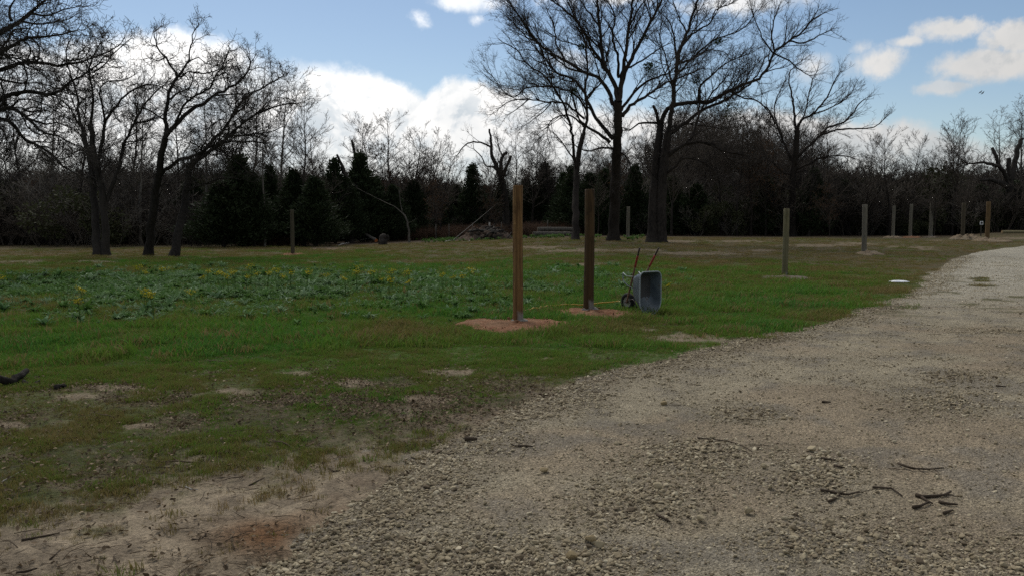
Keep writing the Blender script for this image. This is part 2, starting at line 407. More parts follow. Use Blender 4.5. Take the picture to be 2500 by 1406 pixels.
k = t.m('MULTIPLY', t.lin(f1, 0.25, 0.75, 0.45, 1.55), t.lin(f2, 0.25, 0.75, 0.72, 1.28))
vm = t.node('ShaderNodeVectorMath', operation='SCALE'); t.link(ca.outputs['Color'], vm.inputs[0]); t.link(k, vm.inputs['Scale'])
spk = t.sstep(f3, 0.68, 0.75)
t.link(t.mix(t.m('MULTIPLY', spk, 0.5), vm.outputs[0], (0.2, 0.16, 0.11)), b.inputs['Base Color'])
bump(t, b, t.m('ADD', f1, t.m('MULTIPLY', f2, 0.8)), 0.9, 0.03)
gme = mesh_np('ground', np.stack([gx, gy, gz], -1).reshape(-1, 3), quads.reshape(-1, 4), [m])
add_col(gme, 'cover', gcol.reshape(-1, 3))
g = tag(obj('ground', gme), 'rough field of short grass, bare sand and leaf litter', kind='structure')

m, t, b = material('crushed_limestone', 0.95, 0.1)
pos = t.node('ShaderNodeNewGeometry').outputs['Position']
ca = t.node('ShaderNodeAttribute', attribute_name='cover')
vo = t.node('ShaderNodeTexVoronoi'); t.link(pos, vo.inputs['Vector']); vo.inputs['Scale'].default_value = 62; vo.inputs['Randomness'].default_value = 1
vo2 = t.node('ShaderNodeTexVoronoi'); t.link(pos, vo2.inputs['Vector']); vo2.inputs['Scale'].default_value = 150
bw = t.node('ShaderNodeSeparateColor'); t.link(vo.outputs['Color'], bw.inputs[0])
bw2 = t.node('ShaderNodeSeparateColor'); t.link(vo2.outputs['Color'], bw2.inputs[0])
f2 = t.noise(pos, 3.0, 5, 0.65); f1 = t.noise(pos, 24, 4, 0.7)
k = t.m('MULTIPLY', t.m('MULTIPLY', t.lin(bw.outputs[0], 0, 1, 0.72, 1.25), t.lin(bw2.outputs[0], 0, 1, 0.75, 1.2)), t.lin(f1, 0.25, 0.75, 0.72, 1.25))
k = t.m('MULTIPLY', k, t.lin(f2, 0.3, 0.7, 0.85, 1.12))
gap = t.sstep(vo.outputs['Distance'], 0.35, 0.75)
vm = t.node('ShaderNodeVectorMath', operation='SCALE'); t.link(ca.outputs['Color'], vm.inputs[0]); t.link(k, vm.inputs['Scale'])
t.link(t.mix(t.m('MULTIPLY', gap, 0.55), vm.outputs[0], (0.10, 0.082, 0.06)), b.inputs['Base Color'])
hgt = t.m('ADD', t.m('SUBTRACT', 1.0, vo.outputs['Distance']), t.m('ADD', t.m('MULTIPLY', t.m('SUBTRACT', 1.0, vo2.outputs['Distance']), 0.5), f1))
bump(t, b, hgt, 1.0, 0.012)
# keep only the faces near the road
keepv = (SD > -0.7)
kf = keepv.reshape(-1)[quads.reshape(-1, 4)].all(1)
rq = quads.reshape(-1, 4)[kf]
used = np.unique(rq); remap = np.zeros(nr * nt, np.int32); remap[used] = np.arange(len(used))
rx, ry, rs = gx.reshape(-1)[used], gy.reshape(-1)[used], SD.reshape(-1)[used]
def stony(x, y):
    """where loose stones lie thick: the shoulder strip and the ridge between the wheel tracks."""
    sd = road_sd(x, y); px, py = project(x, y, H(x, y)); n = fbm(x * 1.1, y * 1.1, 3, 31)
    rim = sst(1.15, 0.25, sd) * sst(-0.25, 0.1, sd)
    ridge = np.zeros_like(x)
    for c in [(1560, 1230, 190, 90), (1680, 1130, 190, 60), (1810, 1020, 120, 30), (1400, 1380, 260, 60), (1000, 1370, 320, 70), (2350, 920, 120, 16), (2440, 810, 90, 9), (2050, 1330, 300, 60), (2330, 1400, 260, 70), (2000, 1170, 120, 50), (2300, 1000, 150, 40)]:
        ridge = np.maximum(ridge, gauss(px, py, *c))
    return np.clip(np.maximum(rim * 0.95, ridge * 1.15) + (n - 0.5) * 1.1, 0, 1)
ro_n = fbm(rx * 0.6, ry * 0.6, 3, 41); ro_n2 = fbm(rx * 2.5, ry * 2.5, 3, 42)
rcol = np.zeros((len(rx), 3)) + np.array([0.375, 0.322, 0.222])
rcol = lerp(rcol, [0.325, 0.260, 0.175], sst(0.45, 0.65, ro_n)); rcol = lerp(rcol, [0.22, 0.195, 0.155], sst(0.5, 0.72, ro_n2) * 0.7)
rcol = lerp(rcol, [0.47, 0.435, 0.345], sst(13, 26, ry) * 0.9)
rcol = lerp(rcol, [0.20, 0.168, 0.125], np.clip(stony(rx, ry), 0, 1) * 0.6 * sst(18, 10, ry))
rcol = rcol * (0.82 + 0.36 * fbm(rx * 1.2, ry * 0.5, 4, 47))[:, None]
_px, _py = project(rx, ry, H(rx, ry)); _tuft = np.zeros_like(rx)
for _c in ROADTUFT: _tuft = np.maximum(_tuft, gauss(_px, _py, *_c))
rcol = lerp(rcol, [0.085, 0.085, 0.035], sst(.35, .7, _tuft + .5 * (ro_n2 - .5)))
rcol = lerp(rcol, [0.12, 0.115, 0.05], sst(0.66, 0.74, fbm(rx * 0.9, ry * 2.2, 3, 44)) * sst(13, 18, ry) * sst(30, 24, ry))
rz = hz.reshape(-1)[used] + 0.045 * sst(-0.28, 0.55, rs) - 0.024 + 0.035 * (ro_n - 0.5) * sst(0, 1, rs) + 0.03 * (ro_n2 - 0.5) + 0.014 * (fbm(rx * 18, ry * 18, 2, 43) - 0.5) * sst(14, 7, np.hypot(rx, ry))
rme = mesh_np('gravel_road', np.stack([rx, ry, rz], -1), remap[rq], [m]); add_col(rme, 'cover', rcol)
tag(obj('gravel_road', rme), 'pale crushed limestone drive curving away to the right', kind='structure')

# ------------------------------------------------------------------ scatter by geometry nodes (stuff only)
def scatter(name, P, rot, scl, idx, tint, protos, label, kind='stuff'):
    col = bpy.data.collections.new(name + '_pieces')
    for o in protos: col.objects.link(o)
    me = bpy.data.meshes.new(name); n = len(P)
    me.vertices.add(n); me.vertices.foreach_set('co', np.asarray(P, np.float32).ravel())
    def att(nm, typ, arr, key='value'):
        a = me.attributes.new(nm, typ, 'POINT'); a.data.foreach_set(key, np.asarray(arr).ravel())
    att('rot', 'FLOAT_VECTOR', np.asarray(rot, np.float32), 'vector'); att('scl', 'FLOAT_VECTOR', np.asarray(scl, np.float32), 'vector')
    att('idx', 'INT', np.asarray(idx, np.int32)); att('tint', 'FLOAT', np.asarray(tint, np.float32))
    o = tag(obj(name, me), label, kind=kind)
    ng = bpy.data.node_groups.new(name, 'GeometryNodeTree')
    ng.interface.new_socket('Geometry', in_out='INPUT', socket_type='NodeSocketGeometry'); ng.interface.new_socket('Geometry', in_out='OUTPUT', socket_type='NodeSocketGeometry')
    N, L = ng.nodes, ng.links
    gi = N.new('NodeGroupInput'); go = N.new('NodeGroupOutput'); ip = N.new('GeometryNodeInstanceOnPoints')
    ci = N.new('GeometryNodeCollectionInfo'); ci.inputs['Collection'].default_value = col; ci.inputs['Separate Children'].default_value = True; ci.inputs['Reset Children'].default_value = True
    def named(nm, typ):
        k = N.new('GeometryNodeInputNamedAttribute'); k.data_type = typ; k.inputs['Name'].default_value = nm; return k.outputs['Attribute']
    e2r = N.new('FunctionNodeEulerToRotation')
    L.new(gi.outputs[0], ip.inputs['Points']); L.new(ci.outputs[0], ip.inputs['Instance']); ip.inputs['Pick Instance'].default_value = True
    L.new(named('idx', 'INT'), ip.inputs['Instance Index']); L.new(named('rot', 'FLOAT_VECTOR'), e2r.inputs[0]); L.new(e2r.outputs[0], ip.inputs['Rotation'])
    L.new(named('scl', 'FLOAT_VECTOR'), ip.inputs['Scale']); L.new(ip.outputs[0], go.inputs[0])
    md = o.modifiers.new('scatter', 'NODES'); md.node_group = ng
    return o
def proto(name, me): return bpy.data.objects.new(name, me)
def disc_sample(n, r0, r1, a0=-34, a1=34, power=0.0):
    """random ground points in a sector; power>0 favours the near part."""
    u = RNG.random(n)
    if power == 0: r = np.sqrt(r0 * r0 + u * (r1 * r1 - r0 * r0))
    else:
        e = 2 - power; r = (r0 ** e + u * (r1 ** e - r0 ** e)) ** (1 / e)
    a = np.radians(RNG.uniform(a0, a1, n)); return r * np.sin(a), r * np.cos(a), r

# stones
def stone_mesh(name, seed, mat, flat=0.62):
    import bmesh
    bm = bmesh.new(); bmesh.ops.create_icosphere(bm, subdivisions=2, radius=0.5)
    rg = np.random.default_rng(seed); cuts = rg.normal(size=(9, 3)); cuts /= np.linalg.norm(cuts, axis=1)[:, None]; dd = rg.uniform(0.22, 0.42, 9)
    for v in bm.verts:
        p = np.array(v.co)
        for c, d in zip(cuts, dd):
            s = p @ c
            if s > d: p = p - c * (s - d) * 0.92
        v.co = p * np.array([1.15, 0.9, flat])
    me = bpy.data.meshes.new(name); bm.to_mesh(me); bm.free(); me.materials.append(mat)
    return me
stone_me = [stone_mesh('stone_shape', 100 + i, STONE, 0.55 + 0.06 * (i % 4)) for i in range(7)]
def make_gravel():
    x, y, r = disc_sample(900000, 3.6, 46, power=1.1)
    sd = road_sd(x, y); s = stony(x, y)
    off = RNG.random(len(x)) < 0.22 * np.exp(np.minimum(sd, 0) * 4)
    p = np.where(sd > 0, 0.17 + 0.83 * s, 0)
    keep = (RNG.random(len(x)) < p) | ((sd <= 0) & (sd > -1.2) & off)
    x, y, r, s, sd = x[keep], y[keep], r[keep], s[keep], sd[keep]
    size = np.exp(RNG.normal(-4.80 + 0.46 * s, 0.50)) * (1 + 0.022 * r)
    size = np.clip(size, 0.006, 0.047)
    n = len(x)
    z = H(x, y) + 0.045 * sst(-0.28, 0.55, sd) - 0.024 + 0.035 * (fbm(x * 0.6, y * 0.6, 3, 41) - 0.5) * sst(0, 1, sd) + 0.03 * (fbm(x * 2.5, y * 2.5, 3, 42) - 0.5) + size * RNG.uniform(0.02, 0.32, n)
    rot = np.stack([RNG.normal(0, 0.35, n), RNG.normal(0, 0.35, n), RNG.uniform(0, 6.28, n)], 1)
    sc = np.stack([size, size, size], 1) * RNG.uniform(0.8, 1.25, (n, 3))
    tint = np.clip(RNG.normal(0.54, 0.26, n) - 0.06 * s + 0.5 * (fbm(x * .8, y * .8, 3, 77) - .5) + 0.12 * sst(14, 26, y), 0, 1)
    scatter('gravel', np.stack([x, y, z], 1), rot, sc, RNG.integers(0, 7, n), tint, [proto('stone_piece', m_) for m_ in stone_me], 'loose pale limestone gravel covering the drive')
make_gravel()

# grass
def tuft_mesh(name, seed, blades, spread, hgt, width):
    rg = np.random.default_rng(seed); V = []; Q = []
    for i in range(blades):
        a = rg.uniform(0, 6.28); rr_ = spread * math.sqrt(rg.random()); bx, by = rr_ * math.cos(a), rr_ * math.sin(a)
        h = hgt * rg.uniform(0.5, 1.15); la = rg.uniform(0, 6.28); lean = h * rg.uniform(0.2, 1.0); wd = width * rg.uniform(0.7, 1.3)
        ca_, sa = math.cos(la), math.sin(la); px_, py_ = -sa * wd / 2, ca_ * wd / 2
        k = len(V)
        V += [(bx - px_, by - py_, -0.005), (bx + px_, by + py_, -0.005), (bx + px_ * .8 + ca_ * lean * .35, by + py_ * .8 + sa * lean * .35, h * .62), (bx - px_ * .8 + ca_ * lean * .35, by - py_ * .8 + sa * lean * .35, h * .62),
              (bx + ca_ * lean + px_ * .15, by + sa * lean + py_ * .15, h), (bx + ca_ * lean - px_ * .15, by + sa * lean - py_ * .15, h)]
        Q += [(k, k + 1, k + 2, k + 3), (k + 3, k + 2, k + 4, k + 5)]
    return mesh_np(name, V, Q, [GRASS])
near_tuft = [tuft_mesh('grass_tuft', 200 + i, 14, 0.050, 0.038, 0.0042) for i in range(5)]
far_tuft = [tuft_mesh('grass_clump', 220 + i, 34, 0.20, 0.075, 0.009) for i in range(5)]
MOUND_PX = [(1262, 795, 138, 20), (1440, 767, 108, 14), (1916, 680, 66, 6), (2122, 621, 36, 4), (716, 624, 32, 4), (2362, 584, 34, 4), (2418, 589, 38, 4), (2181, 581, 20, 3), (2224, 581, 22, 3), (2272, 581, 18, 3)]
def mound_size(px, py, rpx, rypx):
    c = ground(px, py); k = c.y / F; rx_ = rpx * k; ry_ = max(rypx * c.y * c.y / (F * CAMZ) * .9, rx_ * .45)
    return c, rx_, min(ry_, rx_ * 1.3)
MOUNDS = [mound_size(*m_) for m_ in MOUND_PX]
_wb = ground(1587, 766); MOUNDS.append((Vector((_wb.x + .02, _wb.y - .40, 0)), .42, .62))
def make_grass():
    out = []
    for (n, r0, r1, pw, big) in ((300000, 3.6, 17, 0.9, 0), (170000, 12, 64, 0.8, 1)):
        x, y, r = disc_sample(n, r0, r1, power=pw)
        c, Z = ground_colour(x, y); sd = road_sd(x, y)
        n4 = fbm(x * 2.2, y * 2.2, 3, 51)
        clp = sst(.36, .60, fbm(x * 4.5, y * 4.5, 3, 54)); dens = (1 - 0.975 * Z['sand']) * (1 - 0.9 * Z['patch']) * (1 - (.25 + .5 * Z['litter']) * (1 - clp)) * (1 - 0.35 * Z['litter'] * sst(0.35, 0.6, Z['n2'])) * (1 - 0.35 * Z['band']) * (0.45 + 0.55 * sst(0.3, 0.6, n4)) * (1 - 0.45 * Z['dry']) * sst(0.12, -0.25, sd)
        px, py = Z['px'], Z['py']; tf = np.zeros(n)
        for c_ in ROADTUFT: tf = np.maximum(tf, gauss(px, py, *c_))
        dens = np.maximum(dens, sst(.35, .7, tf + .5 * (n4 - .5)) * .7)
        for (c_, rx_, ry_) in MOUNDS: dens = dens * sst(.72, 1.02, np.hypot((x - c_.x) / rx_, (y - c_.y) / ry_))
        keep = RNG.random(n) < dens
        for k_ in Z: Z[k_] = Z[k_][keep]
        x, y, n4, r = x[keep], y[keep], n4[keep], r[keep]; m_ = len(x)
        tint = 0.62 + 0.2 * Z['lush'] - 0.40 * Z['dry'] - 0.13 * Z['litter'] + 0.5 * (Z['n2'] - 0.5) + 1.0 * (fbm(x * .5, y * .5, 3, 52) - .5) + RNG.normal(0, 0.13, m_)
        tint = np.where(RNG.random(m_) < 0.17 + .2 * (Z['n2'] - .5), RNG.uniform(0, 0.32, m_), tint)
        s = RNG.uniform(0.5, 1.4, m_) * (0.7 + 0.5 * Z['lush']) * (1 - 0.3 * Z['dry']) * (0.6 + 0.9 * sst(.35, .65, fbm(x * 1.6, y * 1.6, 2, 53)))
        z = H(x, y) + (fbm(x * 3, y * 3, 3, 21) - 0.5) * 0.05 * sst(45, 12, r) - 0.002
        rot = np.stack([RNG.normal(0, 0.12, m_), RNG.normal(0, 0.12, m_), RNG.uniform(0, 6.28, m_)], 1)
        out.append((np.stack([x, y, z], 1), rot, np.stack([s, s, s], 1), RNG.integers(0, 5, m_) + 5 * big, np.clip(tint, 0, 1)))
    cat = [np.concatenate([o[i] for o in out]) for i in range(5)]
    # pieces are indexed by name order
    ps = [proto('a_tuft%d' % i, m_) for i, m_ in enumerate(near_tuft)] + [proto('b_clump%d' % i, m_) for i, m_ in enumerate(far_tuft)]
    scatter('grass', *cat, ps, 'short patchy green and brown grass covering the field')
make_grass()

# dead leaves
def leaf_litter_mesh(seed):
    rg = np.random.default_rng(seed); V = []; Q = []
    w_ = [0, 0.34, 0.42, 0.26, 0.02]; bend = rg.uniform(-0.5, 0.9); cup = rg.uniform(0.1, 0.5)
    for i in range(5):
        u = i / 4 - 0.5; z = bend * (u * u) + 0.05
        V += [(u, -w_[i] * rg.uniform(0.6, 1.1), z + cup * w_[i]), (u, 0, z), (u, w_[i] * rg.uniform(0.6, 1.1), z + cup * w_[i])]
    for i in range(4):
        k = i * 3; Q += [(k, k + 3, k + 4, k + 1), (k + 1, k + 4, k + 5, k + 2)]
    return mesh_np('dead_leaf', V, Q, [LITTER])
def make_litter():
    x, y, r = disc_sample(260000, 3.6, 26, power=1.0)
    c, Z = ground_colour(x, y); sd = road_sd(x, y)
    dens = (0.05 + 0.36 * Z['litter'] * (.25 + 1.5 * sst(.4, .62, Z['n2'])) + 0.34 * Z['band'] * (.2 + 1.2 * sst(.42, .62, Z['n2']))) * (1 - 0.78 * Z['sand']) * sst(0.9, -0.15, sd)
    dens = np.where(sd > 0.15, dens * 0.25, dens)
    keep = RNG.random(len(x)) < dens; x, y, r = x[keep], y[keep], r[keep]; b_ = Z['band'][keep]; n = len(x)
    s = RNG.uniform(0.014, 0.044, n)
    rot = np.stack([RNG.normal(0, 0.45, n), RNG.normal(0, 0.45, n), RNG.uniform(0, 6.28, n)], 1)
    z = H(x, y) + (fbm(x * 3, y * 3, 3, 21) - 0.5) * 0.05 * sst(45, 12, r) + 0.008 + RNG.random(n) * 0.018
    tint = np.clip(RNG.beta(1.7, 1.9, n) - 0.05 * b_, 0, 1)
    scatter('leaf_litter', np.stack([x, y, z], 1), rot, np.stack([s, s * RNG.uniform(.6, 1, n), s], 1), RNG.integers(0, 5, n), tint, [proto('leaf_piece%d' % i, leaf_litter_mesh(300 + i)) for i in range(5)], 'scattered brown dead leaves on the grass and sand')
make_litter()
def make_twig_litter():
    def tw(seed):
        rg = np.random.default_rng(seed); P = [np.zeros(3)]
        for i in range(4): P.append(P[-1] + np.array([.25, rg.normal(0, .07), rg.normal(0, .03)]))
        L = [([tuple(p - np.array([.5, 0, 0])) for p in P], [.022, .02, .018, .014, .008])]
        if seed % 2: L.append(([tuple(P[2] - np.array([.5, 0, 0])), tuple(P[2] + np.array([-.3, rg.choice((-1, 1)) * .22, .04]))], [.013, .006]))
        me = tubes(L, 4, [LITTER], 'twig_bit'); return me
    x, y, r = disc_sample(36000, 3.6, 20, power=1.1); c, Z = ground_colour(x, y); sd = road_sd(x, y)
    d = np.where(sd > 0, .07 + .25 * np.exp(-sd * 3), .12 + .75 * Z['sand'] * (.2 + 1.3 * sst(.42, .6, Z['n2'])) + .3 * Z['litter'])
    keep = RNG.random(len(x)) < d * .5; x, y, sd = x[keep], y[keep], sd[keep]; n = len(x); s = np.exp(RNG.normal(-2.75, .5, n))
    z = H(x, y) + (fbm(x * 3, y * 3, 3, 21) - 0.5) * 0.05 + np.where(sd > 0, .022, .012)
    scatter('twig_litter', np.stack([x, y, z], 1), np.stack([RNG.normal(0, .06, n), RNG.normal(0, .06, n), RNG.uniform(0, 6.28, n)], 1), np.stack([s, s, s * .9], 1), RNG.integers(0, 4, n), RNG.beta(1.2, 3, n) * .7, [proto('twig_piece%d' % i, tw(330 + i)) for i in range(4)], 'tiny dry twig bits strewn on sand, grass and drive')
make_twig_litter()
# ------------------------------------------------------------------ trees
def nrm(v):
    l = math.sqrt(v[0] * v[0] + v[1] * v[1] + v[2] * v[2]) or 1e-9
    return (v[0] / l, v[1] / l, v[2] / l)
rnd = random.random; gss = random.gauss
class Style:
    def __init__(s, wig, trop, ang, seg, dens, lenf, rmin, maxl, first=0.25, flat=0.0):
        s.wig, s.trop, s.ang, s.seg, s.dens, s.lenf, s.rmin, s.maxl, s.first, s.flat = wig, trop, ang, seg, dens, lenf, rmin, maxl, first, flat
OAK = Style((.16, .40, .50, .50), (.02, .03, .03, .02), (.6, .75, .8, .8), (.4, .21, .14, .12), (3.1, 6.4, 10.5, 5.5), (0, .41, .49, .50), .0068, 3)
ELM = Style((.07, .14, .20, .26), (.02, .035, .025, .01), (.62, .72, .78, .85), (.5, .4, .3, .22), (2.4, 5.2, 9.0, 5.0), (0, .46, .49, .50), .0064, 3)
def perp(d):
    a = (gss(0, 1), gss(0, 1), gss(0, 1)); k = a[0] * d[0] + a[1] * d[1] + a[2] * d[2]
    return nrm((a[0] - k * d[0], a[1] - k * d[1], a[2] - k * d[2]))
class Tree:
    def __init__(s, st): s.st = st; s.lines = {}
    def add(s, key, pts, rr): s.lines.setdefault(key, []).append((pts, rr))
    def kids(s, pts, rr, lvl, total, first=None, dens=1.0, lmax=9.0):
        """side shoots along a finished line of level lvl."""
        st = s.st
        if lvl >= st.maxl: return
        n = len(pts); first = st.first if first is None else first
        cnt = total * (1 - first) * st.dens[lvl] * dens; cnt = int(cnt) + (rnd() < cnt % 1)
        for _ in range(cnt):
            t = first + (1 - first) * rnd() ** 0.85; f = t * (n - 1); i = min(int(f), n - 2); f -= i
            a, b = pts[i], pts[i + 1]; p = (a[0] + (b[0] - a[0]) * f, a[1] + (b[1] - a[1]) * f, a[2] + (b[2] - a[2]) * f)
            r = rr[i] + (rr[i + 1] - rr[i]) * f
            d = nrm((b[0] - a[0], b[1] - a[1], b[2] - a[2])); q = perp(d)
            if q[2] < -0.2 and rnd() < 0.6: q = (q[0], q[1], -q[2])
            an = st.ang[min(lvl, 3)] * (0.6 + 0.8 * rnd()); c, sn = math.cos(an), math.sin(an)
            d2 = nrm((d[0] * c + q[0] * sn, d[1] * c + q[1] * sn, d[2] * c + q[2] * sn))
            L = min(total, lmax) * st.lenf[min(lvl + 1, 3)] * (1.15 - 0.6 * t) * (0.55 + 0.9 * rnd())
            s.branch(p, d2, max(L, 0.18), max(min(r * 0.60, L * 0.0125 + 0.004), st.rmin), lvl + 1)
    def branch(s, p, d, L, r, lvl, key=None):
        st = s.st; l3 = min(lvl, 3); n = max(2, int(L / st.seg[l3] + 0.5)); step = L / n; wg, tr = st.wig[l3], st.trop[l3]
        pts = [p]; rr = [r]; re = max(st.rmin * 0.75, r * 0.22)
        for i in range(n):
            d = nrm((d[0] + gss(0, wg), d[1] + gss(0, wg), d[2] + gss(0, wg) + tr))
            p = (p[0] + d[0] * step, p[1] + d[1] * step, p[2] + d[2] * step); pts.append(p); rr.append(r + (re - r) * (i + 1) / n)
        s.add(key or ('b' if lvl <= 1 else 't'), pts, rr)
        s.kids(pts, rr, lvl, L)
        return pts, rr
def smooth_line(P, R, step, wig):
    """Catmull-Rom through the points, resampled, a little crooked."""
    P = [np.array(p) for p in P]; out = []; ro = []
    for i in range(len(P) - 1):
        p0 = P[max(i - 1, 0)]; p1, p2 = P[i], P[i + 1]; p3 = P[min(i + 2, len(P) - 1)]
        n = max(1, int(np.linalg.norm(p2 - p1) / step))
        for k in range(n):
            t = k / n
            q = 0.5 * (2 * p1 + (p2 - p0) * t + (2 * p0 - 5 * p1 + 4 * p2 - p3) * t * t + (3 * p1 - p0 - 3 * p2 + p3) * t ** 3)
            r = R[i] + (R[i + 1] - R[i]) * t
            if out: q = q + RNG.normal(0, wig * min(r, 0.06), 3)
            out.append(tuple(q)); ro.append(r)
    out.append(tuple(P[-1])); ro.append(R[-1])
    return out, ro
def traced_tree(name, label, cat, base_px, Y, style, conv, limbs, bark, twig, group=None, kid=1.0, seed=1, spread=0.5, clump=None, twigs=True, lmax=6.0):
    """limbs: list of (kind, start width, end width, points, depth slope or None); widths and points in zoom units (conv = scale, ox, oy)."""
    random.seed(seed); sc, ox, oy = conv
    if base_px is not None: gpt = ground(*base_px); Y = gpt.y
    pts_px = []; T = Tree(style); parts = []
    for li, (kind, w0, w1, poly, slope) in enumerate(limbs):
        P = [(ox + sc * a, oy + sc * b_) for a, b_ in poly]
        Y0 = Y
        if kind != 'trunk' and pts_px:
            best = min(pts_px, key=lambda q: (q[0] - P[0][0]) ** 2 + (q[1] - P[0][1]) ** 2); Y0 = best[2]
        if slope is None: slope = (spread * (0.35 + rnd())) * random.choice((-1, 1))
        if kind == 'trunk': slope = slope if slope else 0.0
        P3 = []; acc = 0
        mpp = Y / F
        for i, (a, b_) in enumerate(P):
            if i: acc += math.hypot(a - P[i - 1][0], b_ - P[i - 1][1]) * mpp
            P3.append(at(a, b_, Y0 + slope * acc))
        n = len(P3); wk = 1.0 if kind in ('trunk', 'snag') else 0.86; wp = [wk * (w0 + (w1 - w0) * (i / (n - 1)) ** .8) for i in range(n)]
        R = [max(style.rmin, x * sc * mpp / 2) for x in wp]
        if kind == 'trunk':
            zb = float(H(P3[0].x, P3[0].y)); P3[0].z = zb - 0.15
        pl, rl = smooth_line([tuple(p) for p in P3], R, 0.35 if kind == 'trunk' else 0.28, 0.5)
        if kind == 'trunk':
            z0 = pl[0][2]; rl = [r * (1 + 0.55 * math.exp(-(p[2] - z0) / 0.35)) for p, r in zip(pl, rl)]
        if kind == 'snag': pl.append(tuple(np.array(pl[-1]) + 0.02)); rl.append(0.004)
        for p in pl:
            pxx, pyy = project(np.array(p[0]), np.array(p[1]), np.array(p[2])); pts_px.append((float(pxx), float(pyy), p[1]))
        parts.append((kind, pl, rl))
        if twigs and kind not in ('snag', 'bare'):
            tot = sum(math.dist(pl[i], pl[i + 1]) for i in range(len(pl) - 1))
            T.kids(pl, rl, 0, tot, first=0.45 if kind == 'trunk' else 0.18, dens=kid * (0.6 if kind == 'trunk' else 1.0), lmax=lmax)
            if kind == 'limb':
                d = nrm(tuple(np.array(pl[-1]) - np.array(pl[-2])))
                for _ in range(3):
                    q = perp(d); c = 0.35 + 0.3 * rnd(); T.branch(pl[-1], nrm((d[0] + q[0] * c, d[1] + q[1] * c, d[2] + q[2] * c)), min(lmax * 0.35, 0.7 + 1.0 * rnd()), max(rl[-1] * .8, style.rmin), 2)
    org = parts[0][1][0]; o0 = (org[0], org[1], float(H(org[0], org[1])))
    root = thing(name, label, cat, o0, 0, group)
    for kind, pl, rl in parts:
        nm = {'trunk': 'trunk', 'limb': 'limb', 'snag': 'broken_limb', 'bare': 'limb'}[kind]
        obj(nm, tubes([(pl, rl)], 12 if kind == 'trunk' else 8, [bark], nm, o0, 0.07), root)
    if twigs:
        if T.lines.get('b'): tag(obj('branches', tubes(T.lines['b'], 4, [bark], 'branches', o0), root), kind='stuff')
        if T.lines.get('t'): tag(obj('twigs', tubes(T.lines['t'], 3, [twig], 'twigs', o0), root), kind='stuff')
    if clump:
        for (cx_, cy_, rp) in clump:
            q = (ox + sc * cx_, oy + sc * cy_); best = min(pts_px, key=lambda a: (a[0] - q[0]) ** 2 + (a[1] - q[1]) ** 2)
            c = at(q[0], q[1], best[2]); r = rp * sc * Y / F
            tag(obj('mistletoe', leaf_ball('mistletoe', np.array(c) - np.array(o0), r, 130, 0.11, MISTLE), root), kind='stuff')
    return root
def leaf_quads(C, N, size, mat, name, aspect=0.5):
    """one folded-free quad per centre, lying along direction N."""
    n = len(C); N = N / np.maximum(np.linalg.norm(N, axis=1, keepdims=True), 1e-9)
    A = np.cross(N, RNG.normal(size=(n, 3))); A /= np.maximum(np.linalg.norm(A, axis=1, keepdims=True), 1e-9)
    s = size * RNG.uniform(0.6, 1.4, n)[:, None]; w_ = s * aspect / 2
    V = np.stack([C - A * w_ * .35, C + A * w_ * .35, C + N * s * .55 + A * w_, C + N * s + A * w_ * .1, C + N * s - A * w_ * .1, C + N * s * .55 - A * w_], 1).reshape(-1, 3)
    k = np.arange(n)[:, None] * 6
    Q = np.concatenate([k + np.array([0, 1, 2, 5]), k + np.array([5, 2, 3, 4])], 0)
    return mesh_np(name, V, Q, [mat], False)
def leaf_ball(name, c, r, n, size, mat):
    v = RNG.normal(size=(n, 3)); v /= np.linalg.norm(v, axis=1)[:, None]; C = c + v * (r * RNG.random(n) ** 0.5)[:, None] * np.array([1, 1, .8])
    return leaf_quads(C, v + RNG.normal(0, .5, (n, 3)), size, mat, name)

Z1 = (830 / 1768, 0, 0); Z2 = (640 / 2142, 760, 240); Z3 = (900 / 2041, 1160, 0); Z4 = (700 / 1789, 1800, 150)
OAKG = 'large bare trees standing in the field'
traced_tree('oak_tree', 'tall crooked bare oak, middle of the three trees on the left field edge', 'tree', (362, 624), None, OAK, Z1, [
    ('trunk', 44, 30, [(770, 1335), (785, 1200), (800, 1050), (815, 960), (828, 900), (840, 800), (858, 720)], None),
    ('limb', 28, 16, [(858, 725), (868, 660), (858, 600), (872, 520), (905, 430), (925, 400)], 0.15),
    ('limb', 15, 5, [(923, 402), (890, 350), (862, 300), (830, 265), (812, 215), (800, 170), (835, 140)], None),
    ('limb', 9, 4, [(862, 300), (820, 320), (780, 300), (745, 310)], None),
    ('limb', 14, 5, [(925, 400), (965, 350), (985, 310), (985, 270), (1003, 220), (1000, 185), (1030, 135)], None),
    ('limb', 8, 4, [(975, 330), (1030, 300), (1070, 330), (1120, 345)], None),
    ('limb', 30, 8, [(860, 715), (930, 635), (985, 580), (1060, 545), (1110, 500), (1190, 462), (1250, 420), (1290, 372), (1305, 320)], 0.3),
    ('limb', 16, 6, [(905, 655), (950, 560), (1020, 502), (1090, 460), (1120, 400), (1155, 350), (1190, 265)], -0.4),
    ('limb', 10, 5, [(985, 375), (1060, 385), (1110, 375), (1180, 350), (1235, 350)], None),
    ('limb', 10, 5, [(1110, 500), (1200, 490), (1290, 490), (1370, 460)], None),
    ('limb', 26, 7, [(826, 930), (880, 868), (960, 830), (1050, 790), (1110, 755), (1200, 740), (1300, 738), (1380, 745)], -0.3),
    ('limb', 12, 5, [(868, 640), (800, 590), (740, 560), (700, 590)], -0.9),
    ('limb', 14, 5, [(875, 520), (935, 480), (985, 460), (1010, 380)], 1.2)], BARK, TWIG, OAKG, 1.25, 3)
